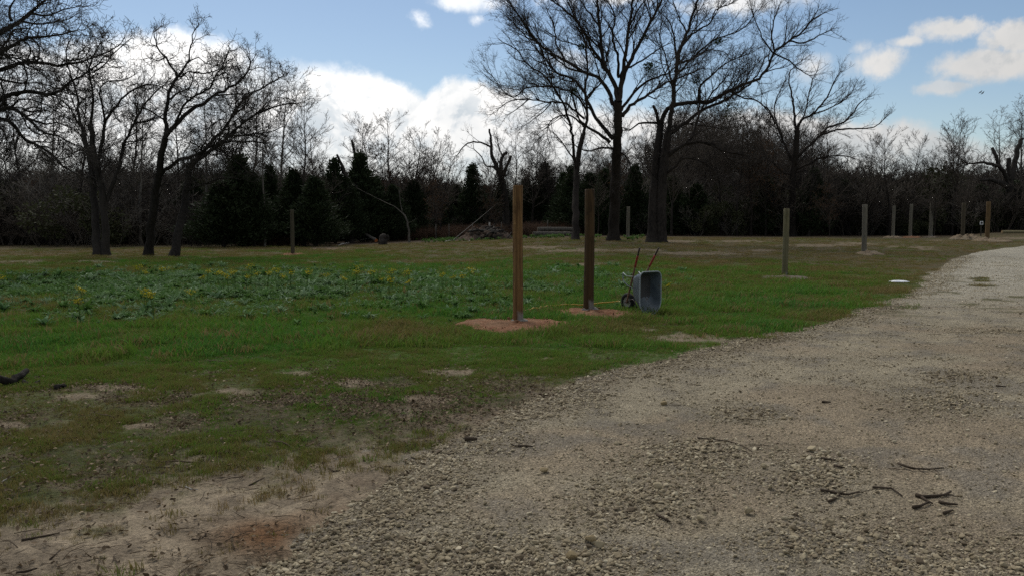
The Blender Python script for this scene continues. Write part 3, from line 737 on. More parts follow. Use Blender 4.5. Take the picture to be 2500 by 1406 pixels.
traced_tree('oak_tree', 'bare oak leaning to the right, rightmost of the three trees on the left', 'tree', (421, 627), None, OAK, Z1, [
    ('trunk', 44, 32, [(903, 1338), (925, 1220), (950, 1100), (965, 1000), (985, 900), (1010, 840)], None),
    ('limb', 26, 8, [(1008, 845), (1100, 740), (1160, 680), (1210, 600), (1260, 520), (1320, 480), (1400, 440), (1470, 400)], 0.25),
    ('limb', 22, 7, [(1030, 820), (1120, 770), (1180, 720), (1270, 632), (1340, 595), (1410, 565), (1480, 545), (1540, 540)], -0.35),
    ('limb', 18, 6, [(1010, 850), (1080, 800), (1135, 735), (1180, 640), (1265, 560), (1275, 510)], 0.5),
    ('limb', 11, 5, [(1180, 720), (1290, 700), (1400, 690), (1470, 660)], None),
    ('limb', 9, 5, [(1120, 770), (1170, 800), (1240, 850), (1290, 900)], -0.8),
    ('limb', 10, 5, [(1210, 600), (1230, 500), (1225, 420)], None),
    ('limb', 10, 5, [(960, 1000), (1060, 960), (1150, 930), (1240, 930)], -0.6)], BARK, TWIG, OAKG, 1.25, 5)
traced_tree('oak_tree', 'bare oak with a forked double trunk, leftmost tree on the field edge', 'tree', (247, 624), None, OAK, Z1, [
    ('trunk', 46, 24, [(512, 1332), (505, 1200), (492, 1050), (478, 900), (468, 800), (432, 700)], None),
    ('trunk', 40, 24, [(553, 1328), (545, 1150), (522, 950), (500, 850), (485, 740), (470, 650)], 0.1),
    ('limb', 20, 6, [(432, 705), (412, 600), (400, 500), (380, 420), (352, 350), (345, 270), (370, 200)], 0.2),
    ('limb', 20, 6, [(472, 655), (478, 580), (482, 490), (470, 390), (478, 310), (520, 230)], -0.3),
    ('limb', 24, 6, [(515, 850), (535, 720), (552, 630), (610, 550), (650, 500), (720, 455), (790, 440), (860, 465)], 0.3),
    ('limb', 13, 5, [(545, 650), (530, 540), (522, 460), (565, 425), (640, 420), (700, 390)], -0.5),
    ('limb', 26, 8, [(545, 1100), (590, 950), (620, 850), (650, 740), (700, 640), (742, 560), (800, 490), (860, 440)], 0.25),
    ('limb', 13, 5, [(700, 645), (760, 630), (830, 610), (890, 560)], -0.4),
    ('limb', 12, 5, [(420, 660), (360, 560), (310, 520), (260, 500)], -0.4),
    ('limb', 11, 5, [(400, 500), (330, 450), (290, 400)], 0.6),
    ('limb', 10, 5, [(478, 380), (540, 340), (600, 270), (650, 230)], 0.5)], BARK, TWIG, OAKG, 1.2, 8)
traced_tree('oak_tree', 'big bare oak whose limbs reach in from beyond the left edge', 'tree', (-150, 668), None, OAK, Z1, [
    ('trunk', 110, 60, [(-330, 1420), (-325, 1200), (-310, 950), (-300, 800), (-280, 700)], None),
    ('limb', 48, 9, [(-300, 800), (-160, 640), (-60, 560), (0, 528), (70, 490), (150, 480), (280, 490), (350, 440), (420, 400), (520, 330)], 0.1),
    ('limb', 40, 7, [(-290, 780), (-120, 600), (0, 570), (60, 560), (150, 620), (200, 680), (300, 710), (400, 760)], -0.25),
    ('limb', 40, 6, [(-295, 800), (-120, 680), (0, 622), (80, 660), (140, 740), (240, 780), (330, 870), (400, 905)], 0.2),
    ('limb', 60, 9, [(-280, 700), (-180, 400), (-90, 240), (0, 170), (100, 110), (165, 65), (240, 0), (320, -50)], 0.15),
    ('limb', 40, 7, [(-240, 560), (-120, 360), (0, 280), (80, 232), (150, 200), (280, 190), (400, 160)], -0.3),
    ('limb', 40, 8, [(-260, 620), (-120, 440), (0, 362), (100, 332), (200, 325), (300, 342), (400, 330), (520, 290), (600, 250)], 0.3),
    ('limb', 36, 8, [(-180, 400), (-80, 100), (20, -20), (60, -100)], 0.1),
    ('limb', 22, 6, [(60, 110), (50, 40), (90, -20)], 0.3), ('limb', 16, 6, [(150, 75), (250, 80), (330, 50), (390, 40)], -0.3), ('limb', 16, 6, [(100, 112), (180, 130), (270, 120), (360, 100)], 0.4),
    ('limb', 18, 6, [(-60, 400), (30, 420), (110, 440), (200, 430), (290, 460)], 0.4), ('limb', 14, 5, [(150, 620), (240, 650), (300, 640), (350, 660)], 0.2),
    ('limb', 14, 5, [(60, 560), (100, 520), (200, 530), (330, 600)], -0.2)], BARK, TWIG, OAKG, 1.15, 9)
ELMG = 'tall bare trees behind the posts'
traced_tree('elm_tree', 'huge bare tree with twin dark trunks and a limb sweeping right, behind the wheelbarrow', 'tree', (1598, 592), None, ELM, Z3, [
    ('trunk', 62, 38, [(985, 1338), (985, 1150), (998, 950), (1010, 820), (1025, 700)], None),
    ('trunk', 62, 40, [(1028, 1338), (1030, 1150), (1042, 950), (1055, 830), (1072, 730)], 0.15),
    ('limb', 34, 10, [(1025, 705), (1042, 640), (1062, 608), (1120, 582), (1200, 570), (1280, 568), (1335, 548), (1400, 508), (1500, 465), (1570, 440), (1622, 370), (1652, 300), (1720, 240), (1790, 195), (1870, 110)], -0.12),
    ('snag', 24, 16, [(1022, 690), (1005, 640), (985, 585)], 0.0),
    ('limb', 36, 10, [(1072, 735), (1087, 640), (1097, 540), (1107, 440), (1125, 340), (1137, 270), (1172, 190), (1203, 100), (1232, 0), (1255, -100), (1280, -180)], 0.08),
    ('limb', 30, 8, [(1088, 735), (1150, 690), (1215, 645), (1262, 608), (1330, 580), (1420, 540), (1500, 480), (1560, 420), (1600, 330)], 0.3),
    ('limb', 18, 5, [(1240, 575), (1240, 500), (1270, 450), (1310, 420), (1370, 370), (1430, 330), (1520, 300)], -0.3),
    ('limb', 30, 7, [(1070, 865), (1130, 820), (1200, 790), (1290, 795), (1390, 840), (1500, 860)], -0.4),
    ('limb', 22, 7, [(1180, 800), (1212, 740), (1230, 660), (1260, 600), (1310, 520), (1400, 420)], 0.4),
    ('limb', 18, 5, [(1060, 965), (1110, 920), (1150, 880), (1250, 890), (1330, 950), (1370, 1000)], -0.5),
    ('limb', 20, 5, [(1025, 690), (960, 682), (900, 690), (855, 722), (790, 720)], 0.3),
    ('limb', 18, 5, [(1120, 350), (1105, 280), (1100, 190), (1072, 120), (1035, 80)], 0.3),
    ('limb', 16, 5, [(1110, 425), (1160, 370), (1240, 290), (1330, 220), (1450, 180), (1520, 130)], -0.35),
    ('limb', 14, 5, [(1095, 485), (1075, 400), (1050, 300), (1020, 200), (1035, 130)], 0.4),
    ('limb', 14, 5, [(1140, 265), (1220, 180), (1300, 130), (1330, 60), (1420, 20), (1490, -30)], 0.3),
    ('limb', 14, 5, [(1660, 290), (1640, 200), (1660, 100), (1690, 20)], 0.3), ('limb', 12, 5, [(1655, 300), (1600, 230), (1560, 140), (1530, 60)], -0.3),
    ('limb', 12, 5, [(1660, 300), (1740, 340), (1800, 390), (1850, 420)], -0.2), ('limb', 12, 5, [(1400, 508), (1470, 540), (1560, 560), (1620, 620), (1660, 680)], 0.3),
    ('limb', 12, 5, [(1740, 230), (1830, 240), (1900, 200), (1970, 170)], 0.3), ('limb', 12, 5, [(1085, 700), (1170, 690), (1290, 700), (1370, 720)], 0.7),
    ('limb', 12, 5, [(1172, 190), (1130, 100), (1100, 20), (1080, -60)], 0.5), ('limb', 14, 5, [(1125, 345), (1200, 330), (1290, 280), (1380, 290)], 0.9)],
    BARK2, TWIG, ELMG, 1.35, 21, 0.45, [(1225, 445, 26), (1430, 620, 60), (1390, 590, 40), (1345, 230, 20)])
traced_tree('elm_tree', 'towering bare tree with fanned limbs, behind the second post from the left pair', 'tree', (1498, 588), None, ELM, Z3, [
    ('trunk', 62, 40, [(768, 1300), (770, 1150), (775, 1000), (785, 850), (790, 700), (792, 560)], None),
    ('limb', 30, 9, [(792, 565), (770, 460), (722, 380), (702, 280), (690, 150), (680, 50), (668, -60), (650, -150)], 0.1),
    ('limb', 30, 9, [(797, 560), (810, 450), (830, 330), (850, 150), (870, 0), (880, -120)], -0.12),
    ('limb', 28, 9, [(800, 520), (840, 380), (890, 280), (932, 200), (1000, 70), (1035, 0), (1080, -90)], 0.2),
    ('limb', 26, 7, [(775, 610), (740, 510), (680, 430), (600, 400), (500, 340), (430, 300), (330, 220), (262, 120), (200, 30)], -0.15),
    ('limb', 20, 6, [(720, 390), (650, 270), (580, 140), (500, 60), (390, -20)], 0.25),
    ('limb', 24, 6, [(815, 645), (860, 590), (920, 550), (1000, 500), (1060, 460), (1180, 415), (1260, 380)], 0.3),
    ('limb', 18, 6, [(810, 615), (880, 510), (980, 440), (1060, 410), (1130, 360)], -0.35),
    ('limb', 18, 6, [(795, 430), (792, 330), (760, 200), (775, 100), (740, 20)], -0.5),
    ('limb', 26, 6, [(765, 770), (700, 700), (645, 610), (605, 520), (540, 440), (450, 400), (390, 330), (350, 240), (285, 160)], 0.2),
    ('limb', 22, 6, [(745, 790), (680, 740), (600, 690), (560, 620), (530, 500)], -0.3),
    ('limb', 14, 5, [(835, 380), (900, 350), (990, 290), (1060, 250)], -0.4), ('limb', 13, 5, [(700, 280), (620, 200), (560, 120), (520, 20)], -0.4),
    ('limb', 13, 5, [(600, 400), (520, 380), (400, 290), (300, 200)], 0.3), ('limb', 13, 5, [(690, 150), (620, 60), (560, -30)], 0.3), ('limb', 12, 5, [(500, 340), (450, 250), (440, 160), (400, 60)], 0.4),
    ('limb', 12, 5, [(850, 150), (900, 60), (960, -20)], 0.4), ('limb', 14, 5, [(785, 840), (830, 860), (860, 930), (840, 990)], -0.6), ('limb', 16, 5, [(790, 830), (700, 820), (620, 840), (540, 800)], -0.5)],
    BARK2, TWIG, ELMG, 1.3, 22, 0.45, [(935, 210, 26), (980, 385, 36), (960, 365, 20), (590, 260, 18), (545, 510, 18)])
traced_tree('elm_tree', 'slimmer bare tree with drooping left limbs, just left of the second tall post', 'tree', (1405, 586), None, ELM, Z3, [
    ('trunk', 40, 26, [(555, 1300), (558, 1100), (560, 950), (572, 850), (600, 745)], None),
    ('limb', 22, 6, [(600, 748), (622, 640), (610, 500), (622, 350), (602, 220), (560, 100), (530, 20)], 0.15),
    ('limb', 22, 6, [(560, 940), (545, 840), (535, 730), (510, 640), (480, 560), (400, 440), (290, 360), (235, 280), (160, 240)], -0.2),
    ('limb', 14, 4, [(600, 705), (545, 650), (490, 640), (420, 672), (398, 740), (412, 800)], -0.5),
    ('limb', 16, 5, [(605, 660), (500, 575), (400, 570), (300, 550), (200, 560), (130, 605)], 0.3),
    ('limb', 16, 5, [(615, 610), (560, 530), (470, 490), (370, 480), (280, 490), (200, 540), (90, 420)], -0.3),
    ('limb', 14, 5, [(615, 560), (680, 480), (720, 420), (730, 300)], 0.5), ('limb', 12, 5, [(480, 560), (440, 500), (380, 330), (260, 180), (170, 90)], 0.3),
    ('limb', 10, 4, [(300, 550), (240, 600), (180, 640)], 0.3), ('limb', 10, 4, [(420, 570), (380, 620), (270, 700)], -0.3), ('limb', 12, 5, [(560, 900), (500, 820), (460, 760), (440, 740)], 0.6)],
    BARK2, TWIG, ELMG, 1.25, 23)
traced_tree('field_tree', 'bare tree with an open crown behind the post beside the drive', 'tree', (1937, 577), None, ELM, Z4, [
    ('trunk', 46, 32, [(348, 1090), (345, 950), (343, 800), (345, 700), (362, 600), (370, 500), (370, 430)], None),
    ('limb', 22, 5, [(370, 440), (355, 340), (342, 220), (325, 140), (335, 60), (400, 0)], 0.2),
    ('limb', 22, 5, [(372, 440), (400, 370), (470, 330), (560, 225), (605, 130), (640, 70)], -0.25),
    ('limb', 26, 6, [(372, 600), (430, 545), (500, 480), (560, 420), (680, 370), (760, 265), (790, 240)], 0.2),
    ('limb', 16, 5, [(520, 462), (620, 430), (750, 420), (850, 412), (905, 372)], -0.3),
    ('limb', 24, 6, [(352, 640), (322, 575), (290, 500), (240, 390), (200, 310), (140, 260), (60, 220)], 0.25),
    ('limb', 18, 5, [(355, 680), (450, 640), (540, 600), (640, 590), (745, 612)], -0.4),
    ('limb', 14, 5, [(345, 700), (290, 700), (230, 640), (150, 600), (80, 610)], -0.4),
    ('limb', 12, 5, [(375, 420), (420, 320), (450, 200), (470, 120), (500, 60)], 0.5), ('limb', 12, 5, [(480, 330), (560, 300), (660, 250), (720, 190)], 0.4), ('limb', 12, 5, [(250, 400), (230, 300), (260, 200), (300, 120)], 0.4),
    ('bare', 8, 4, [(350, 840), (320, 850), (290, 880), (265, 900)], -0.8), ('limb', 10, 4, [(355, 700), (430, 680), (480, 740), (460, 790)], -0.6)], BARK2, TWIG, None, 0.95, 31, 0.45, None, True, 4.5)
traced_tree('dead_tree', 'dead tree of thick broken limbs at the right edge above the stacked poles', 'tree', None, 74, ELM, Z4, [
    ('trunk', 46, 44, [(1705, 1090), (1702, 950), (1700, 850), (1695, 760), (1692, 735)], None),
    ('limb', 34, 10, [(1685, 740), (1650, 670), (1610, 650), (1540, 635), (1480, 638), (1445, 640)], -0.2),
    ('snag', 26, 18, [(1660, 685), (1632, 640), (1608, 575), (1590, 540)], 0.2), ('snag', 30, 26, [(1698, 740), (1695, 680), (1693, 605)], 0.0),
    ('snag', 40, 24, [(1705, 740), (1730, 640), (1752, 540), (1778, 482)], 0.1), ('snag', 40, 10, [(1680, 780), (1620, 750), (1570, 740), (1520, 745)], -0.4)], BARKD, TWIG, None, 0.25, 41, 0.3, None, True, 2.5)
traced_tree('dead_tree', 'splintered dead tree with bare upright stubs in the gap between the woods', 'tree', None, 78, ELM, Z2, [
    ('trunk', 60, 44, [(1600, 1080), (1590, 900), (1575, 760), (1550, 650)], None),
    ('snag', 40, 14, [(1548, 655), (1500, 540), (1472, 440), (1470, 350), (1455, 255)], 0.1), ('snag', 34, 20, [(1552, 650), (1548, 540), (1565, 480), (1600, 440)], -0.1),
    ('snag', 34, 20, [(1575, 640), (1592, 570), (1630, 475)], 0.2), ('bare', 20, 8, [(1530, 610), (1490, 570), (1460, 555)], 0.1),
    ('limb', 18, 8, [(1470, 400), (1380, 360), (1280, 370), (1210, 440), (1190, 470)], 0.2), ('limb', 14, 8, [(1560, 480), (1530, 400), (1520, 330)], -0.3), ('limb', 14, 8, [(1500, 560), (1430, 560), (1390, 480), (1330, 420)], -0.3)], BARKD, TWIG, None, 0.7, 42, 0.3, None, True, 3.0)
traced_tree('dead_snag', 'broken trunk rising above the cedars left of the gap', 'dead tree', None, 74, ELM, Z2, [('trunk', 34, 26, [(420, 1120), (390, 700), (365, 500)], 0.001), ('snag', 26, 20, [(365, 500), (350, 430), (330, 345)], 0.0)], BARKD, TWIG, None, 0, 43, 0, None, False)
traced_tree('dead_snag', 'short leaning broken trunk above the cedars, left of the taller one', 'dead tree', None, 70, ELM, Z2, [('trunk', 40, 34, [(330, 1130), (300, 800), (262, 580)], 0.001), ('snag', 30, 16, [(262, 580), (235, 520), (210, 462)], 0.0)], BARKD, TWIG, None, 0, 44, 0, None, False)
traced_tree('leaning_tree', 'small pale-barked leaning tree in front of the dark cedars', 'tree', None, 66, ELM, Z2, [
    ('trunk', 17, 12, [(800, 1085), (785, 1010), (745, 940)], None), ('limb', 9, 3, [(745, 942), (690, 890), (600, 850), (480, 790), (370, 735)], 0.1), ('limb', 8, 3, [(742, 930), (725, 830), (715, 700), (690, 600)], 0.1)], BARKP, TWIG, None, 0.35, 45, 0.2, None, True, 2.0)

# ---- the woods behind: prototypes, each a trunk and a crown, then copies
BG = Style((.05, .13, .18, .22), (.03, .045, .03, .015), (.75, .75, .75, .8), (.8, .55, .4, .3), (4.2, 4.6, 7.0, 3.0), (0, .40, .44, .45), .0105, 3)
def wood_tree(name, hgt, seed, bark, twig, lean=0.05, dens=1.0, first=0.3, russet=False, fork=False):
    random.seed(seed); T = Tree(BG)
    d = nrm((gss(0, lean), gss(0, lean), 1)); p = (0, 0, -0.2); n = 14; r = hgt * 0.0125; pts = [p]; rr = [r * 1.4]
    for i in range(n):
        d = nrm((d[0] + gss(0, .06), d[1] + gss(0, .06), d[2] + 0.12)); s_ = hgt / n
        p = (p[0] + d[0] * s_, p[1] + d[1] * s_, p[2] + d[2] * s_); pts.append(p); rr.append(max(.012, r * (1 - (i + 1) / n * .93)))
    T.kids(pts, rr, 0, hgt, first=first, dens=dens, lmax=hgt * 0.62)
    if fork:
        for _ in range(2):
            q = perp((0, 0, 1)); T.branch(pts[5], nrm((q[0] * .45, q[1] * .45, .9)), hgt * .55, rr[5] * .7, 1)
    root = bpy.data.objects.new(name, None); COL.objects.link(root)
    obj('trunk', tubes([(pts, rr)], 8, [bark], 'trunk', (0, 0, 0), .06), root)
    crown = tubes(T.lines['b'] + T.lines['t'], 3, [twig], 'crown')
    tag(obj('crown', crown, root), kind='stuff')
    if russet:
        C = np.array([l[0][-1] for l in T.lines['t']]); C = C[RNG.random(len(C)) < .6]; C = np.repeat(C, 2, 0) + RNG.normal(0, .12, (len(C) * 2, 3))
        tag(obj('leaves', leaf_quads(C, RNG.normal(size=C.shape) + [0, 0, -.6], 0.13, RUSSET, 'leaves', .6), root), kind='stuff')
    return root
protos = [wood_tree('slender_tree', 12, 60, BARK2, TWIGB), wood_tree('slender_tree', 13, 61, BARK2, TWIG, .08, 1.1, .35), wood_tree('bushy_tree', 10, 62, BARK2, TWIGB, .1, 1.5, .2, False, True),
          wood_tree('bushy_tree', 9, 63, BARK, TWIGB, .12, 1.7, .15, False, True), wood_tree('pale_tree', 12.5, 64, BARKP, TWIGP, .03, .9, .4), wood_tree('russet_tree', 8, 65, BARK2, TWIGB, .1, 1.3, .2, True, True)]
PH = [12, 13, 10, 9, 12.5, 8]
PLAB = ['slender bare tree of the wood edge', 'slender dark bare tree of the wood edge', 'bushy bare tree of the wood edge', 'low bushy bare tree of the wood edge', 'pale-trunked slender bare tree of the wood edge', 'low tree still holding russet leaves at the wood edge']
used_p = set(); placed = []
def put_wood(k, px, top, Y, label=None, group=None, hs=None):
    x = (px - CX) / F * Y * math.cos(PITCH); z = float(H(x, Y)); h = (at(px, top, Y).z - z) if top is not None else PH[k] * hs
    s = h / PH[k]; wscale = s * random.uniform(.85, 1.15)
    loc = (x, Y, z); rot = (0, 0, random.uniform(0, 6.28)); sc = (wscale, wscale, s)
    if k not in used_p:
        used_p.add(k); r = protos[k]; r.location = loc; r.rotation_euler = rot; r.scale = sc
    else: r = copy_thing(protos[k], loc, rot, sc)
    r['label'] = label; r['category'] = 'tree'; r['group'] = group
    placed.append(px); return r
random.seed(77)
sky_l = [(20, 215, 1), (70, 230, 0), (130, 205, 4), (185, 215, 0), (250, 190, 1), (310, 205, 0), (345, 235, 4), (450, 240, 0), (505, 225, 4), (560, 245, 1), (605, 215, 0), (690, 195, 4), (742, 235, 0), (775, 330, 2)]
for px, top, k in sky_l: put_wood(k, px, top, random.uniform(62, 74), PLAB[k].replace('wood edge', 'wood on the left'), 'bare trees of the left wood, kind %s' % 'abcdef'[k])
_p = put_wood(4, 645, 205, 61, 'thin pale straight trunk standing in front of the left wood', 'pale trunks in front of the left wood'); _p.scale = (_p.scale.x * .6, _p.scale.y * .6, _p.scale.z)
sky_c = [(870, 300, 0), (915, 310, 1), (960, 292, 0), (1000, 330, 2), (1040, 335, 3), (1075, 365, 3), (950, 375, 5), (1030, 400, 5), (1195, 345, 2), (1262, 305, 0), (1300, 335, 2), (1350, 340, 1)]
for px, top, k in sky_c: put_wood(k, px, top, random.uniform(76, 86), PLAB[k].replace('wood edge', 'middle wood'), 'bare trees of the middle wood, kind %s' % 'abcdef'[k])
sky_r = [(1600, 300, 2), (1640, 290, 3), (1685, 285, 2), (1720, 278, 3), (1760, 280, 2), (1800, 290, 0), (1835, 285, 2), (1880, 290, 3), (1920, 310, 2), (1975, 330, 1), (2035, 300, 0), (2075, 370, 2), (2110, 345, 0), (2150, 345, 1), (2172, 330, 0),
         (2225, 335, 1), (2262, 380, 2), (2325, 298, 2), (2345, 310, 0), (2395, 380, 3), (2440, 290, 4), (2490, 262, 4), (2540, 260, 1), (2600, 300, 2), (2680, 320, 0), (2780, 300, 1)]
for px, top, k in sky_r: put_wood(k, px, top, random.uniform(68, 82), PLAB[k].replace('wood edge', 'wood on the right'), 'bare trees of the right wood, kind %s' % 'abcdef'[k])
for i in range(66):
    px = random.uniform(-500, 2950) if i < 46 else random.uniform(-150, 780)
    if 1085 < px < 1150: continue
    side = 'left wood' if px < 800 else 'middle wood' if px < 1450 else 'right wood'
    k = random.choice((2, 3, 2, 3, 5, 0)); top = random.uniform(330, 430) if 1550 < px < 2000 else random.uniform(395, 465) if side != 'middle wood' else random.uniform(410, 470)
    if i >= 46: k = random.choice((2, 3)); top = random.uniform(380, 470)
    put_wood(k, px, top, random.uniform(64, 78) + (10 if 830 < px < 1450 else 0), PLAB[k].replace('wood edge', side if side == 'middle wood' else 'wood on the ' + side.split()[0]), 'bare trees of the %s, kind %s' % (side, 'abcdef'[k]))

# ---- cedars
def cedar(seed, hgt=6.0, rad_=1.5):
    rg = np.random.default_rng(seed); C = []; N = []
    for i in range(230):
        t = rg.random() ** 0.8; z = 0.25 + t * (hgt - 0.5); R = rad_ * (1 - t) ** 0.95 * rg.uniform(.5, 1.35) + 0.10
        a = rg.uniform(0, 6.28); o = np.array([math.cos(a), math.sin(a), 0]); L = R
        m_ = int(18 + 46 * R)
        u = rg.random(m_) ** 0.6
        base = np.array([0, 0, z]); P = base + o * (u * L)[:, None] + np.array([0, 0, 1]) * (u ** 2 * L * 0.5)[:, None] + rg.normal(0, .10 + .05 * R, (m_, 3))
        C.append(P); N.append(o * 0.7 + np.array([0, 0, .8]) + rg.normal(0, .45, (m_, 3)))
    C = np.concatenate(C); N = np.concatenate(N)
    root = bpy.data.objects.new('cedar_tree', None); COL.objects.link(root)
    obj('trunk', tubes([([(0, 0, -.2), (0.03, 0, hgt * .5), (0, 0.02, hgt * .93)], [.13, .08, .015])], 7, [BARK], 'trunk'), root)
    tag(obj('crown', leaf_quads(C, N, 0.20, CEDAR, 'crown', .36), root), kind='stuff')
    return root
cedars = [cedar(90, 6, 1.5), cedar(91, 6, 1.25), cedar(92, 6, 1.75)]
usedc = set(); random.seed(99)
def put_cedar(k, px, top, Y, wf, label, group):
    x = (px - CX) / F * Y * math.cos(PITCH); z = float(H(x, Y)); h = at(px, top, Y).z - z; s = h / 6.0
    if k in usedc: r = copy_thing(cedars[k], (x, Y, z), (0, 0, random.uniform(0, 6)), (wf, wf, s))
    else: usedc.add(k); r = cedars[k]; r.location = (x, Y, z); r.scale = (wf, wf, s)
    tag(r, label, 'cedar', group)
    return r
CG = 'dark cedars along the wood edge'
named_c = [(1155, 400, 88, 0, 1.3, 'pointed dark cedar in the gap, left of the splintered dead tree'), (1330, 398, 88, 0, 1.4, 'dark cedar just right of the splintered dead tree'), (818, 385, 70, 1, 1.2, 'dark cedar below the short leaning snag'),
           (882, 372, 73, 0, 1.4, 'dark cedar beside the tall broken trunk'), (588, 375, 62, 0, 1.5, 'dark cedar right of the three oaks on the left'), (545, 440, 60, 2, 1.5, 'broad low dark cedar behind the leaning oak')]
for px, top, Y, k, wf, lab in named_c: put_cedar(k, px, top, Y, wf, lab, None)
for px, top, Y, k in [(620, 420, 61, 2), (660, 400, 66, 1), (720, 410, 64, 2), (770, 430, 62, 2), (845, 430, 70, 2), (920, 430, 74, 2), (960, 450, 74, 2), (1010, 440, 78, 2), (1050, 455, 86, 2), (1085, 470, 88, 2), (1115, 452, 90, 0), (1185, 450, 90, 2), (1225, 440, 88, 2), (1285, 430, 88, 2),
                      (1375, 420, 80, 1), (1395, 405, 78, 0), (1440, 420, 76, 2), (1475, 410, 74, 2), (1550, 400, 74, 2), (1640, 430, 72, 2), (1700, 450, 72, 2), (1985, 410, 70, 2), (1870, 430, 72, 2), (2060, 440, 74, 2), (2190, 450, 76, 2), (2300, 440, 78, 2), (2390, 450, 76, 2), (2470, 440, 74, 2), (2140, 455, 78, 0),
                      (60, 440, 72, 2), (190, 450, 70, 2), (330, 440, 72, 2), (470, 430, 70, 2), (-80, 420, 68, 2), (-200, 430, 64, 0), (2570, 430, 74, 2), (2680, 440, 74, 1)]:
    put_cedar(k, px, top, Y, random.uniform(.85, 1.25), 'dark cedar filling the shade of the wood edge', CG)

# ---- tell the trees of the wood apart by their kind, height and neighbours
REG = [(150, 'at far left behind the overhanging oak limbs'), (330, 'behind the double-trunked oak'), (520, 'behind the crooked middle oak'), (700, 'just right of the leaning oak'), (830, 'behind the lone far-left post'), (1000, 'beside the broken snags'),
       (1140, 'on the left of the gap'), (1260, 'by the splintered dead tree'), (1400, 'behind the tall tan post'), (1500, 'behind the dark tall post'), (1640, 'behind the twin-trunked tree'), (1760, 'just right of the twin-trunked tree'),
       (1890, 'just left of the open-crowned field tree'), (2000, 'behind the open-crowned field tree'), (2130, 'behind the second post of the right row'), (2250, 'behind the far left and middle posts'), (2380, 'behind the dim post in sand'), (9999, 'by the dead tree at the right edge')]
def region(o):
    px, _ = project(np.array(o.location.x), np.array(o.location.y), np.array(o.location.z))
    return next(t_ for lim, t_ in REG if px < lim)
KIND = {'slender_tree': 'slender bare tree', 'bushy_tree': 'bushy bare tree', 'pale_tree': 'pale-trunked bare tree', 'russet_tree': 'russet-leaved tree', 'cedar_tree': 'dark cedar'}
bins = {}
for o in scene.objects:
    st = o.name.split('.')[0]
    if o.type == 'EMPTY' and st in KIND and not (st == 'cedar_tree' and o.get('group') is None) and not str(o.get('group', '')).startswith('pale trunks'):
        _, tp = project(np.array(o.location.x), np.array(o.location.y), np.array(o.location.z + o.scale.z * (6 if st == 'cedar_tree' else 11)))
        bins.setdefault((KIND[st], region(o)), []).append((float(tp), o))
for (k_, rg_), lst in bins.items():
    lst.sort(key=lambda a: a[0]); n = len(lst)
    adj = {1: [''], 2: ['taller ', 'lower '], 3: ['tallest ', 'middle-sized ', 'lowest ']}.get(n, ['tallest '] + [''] * (n - 2) + ['lowest '])
    for a_, (tp, o) in zip(adj, lst):
        o['label'] = '%s%s %s' % (a_, k_, rg_); o['group'] = '%ss %s' % (k_, rg_)

# ---- thicket, far wood (stuff)
def shrub_twig(seed):
    random.seed(seed); T = Tree(BG)
    for i in range(13):
        q = perp((0, 0, 1)); T.branch((q[0] * .4, q[1] * .4, -.1), nrm((q[0] * .55, q[1] * .55, 1)), random.uniform(1.8, 3.2), .02, 1)
    S = 1 / 3.0
    ln = [([(p[0] * S, p[1] * S, p[2] * S) for p in l[0]], [r * S for r in l[1]]) for l in T.lines['b'] + T.lines['t']]
    return tubes(ln, 3, [(TWIGB, TWIG, TWIGP)[seed % 3]], 'twiggy_shrub')
def shrub_leafy(seed, mat, n=3000, size=.042):
    rg = np.random.default_rng(seed); C = []; N = []
    for i in range(9):
        c = np.array([rg.normal(0, .28), rg.normal(0, .28), rg.uniform(.15, .8)]); v = rg.normal(size=(n // 9, 3)); v /= np.linalg.norm(v, axis=1)[:, None]
        C.append(c + v * (rg.uniform(.12, .26) * rg.random(n // 9) ** .4)[:, None]); N.append(v + rg.normal(0, .5, v.shape))
    return leaf_quads(np.concatenate(C), np.concatenate(N), size, mat, 'leafy_shrub', .55)
def make_thicket():
    x, y, r = disc_sample(3600, 60, 125, -44, 44)
    px, py = project(x, y, H(x, y))
    front = np.interp(px, [-600, 0, 560, 700, 1000, 1080, 1380, 1500, 1700, 2100, 2500, 3000], [61, 61, 61, 67, 75, 86, 86, 74, 70, 70, 71, 72]) + 4 * (fbm(x * .25, y * .25, 2, 88) - .5)
    keep = y > front; x, y = x[keep], y[keep]; n = len(x); depth = y - front[keep]
    h = np.clip((RNG.normal(2.4, 1.1, n) + 0.16 * np.clip(depth, 0, 22)) * (.6 + .8 * fbm(x * .12, y * .12, 2, 89)), 0.7, 6.4) * np.where((px[keep] > 1090) & (px[keep] < 1400), .8, 1)
    wd = h * RNG.uniform(.8, 1.3, n)
    idx = np.where(RNG.random(n) < np.where(px[keep] < 860, .85, .72), RNG.integers(0, 3, n), 3 + RNG.integers(0, 3, n))
    rot = np.stack([np.zeros(n), np.zeros(n), RNG.uniform(0, 6.28, n)], 1)
    ps = [proto('a_twiggy%d' % i, shrub_twig(400 + i)) for i in range(3)] + [proto('b_leafy%d' % i, shrub_leafy(410 + i, SHRUB)) for i in range(3)]
    scatter('thicket', np.stack([x, y, H(x, y) - .05], 1), rot, np.stack([wd, wd, h], 1), idx, RNG.random(n), ps, 'dense dark undergrowth filling the wood')
make_thicket()
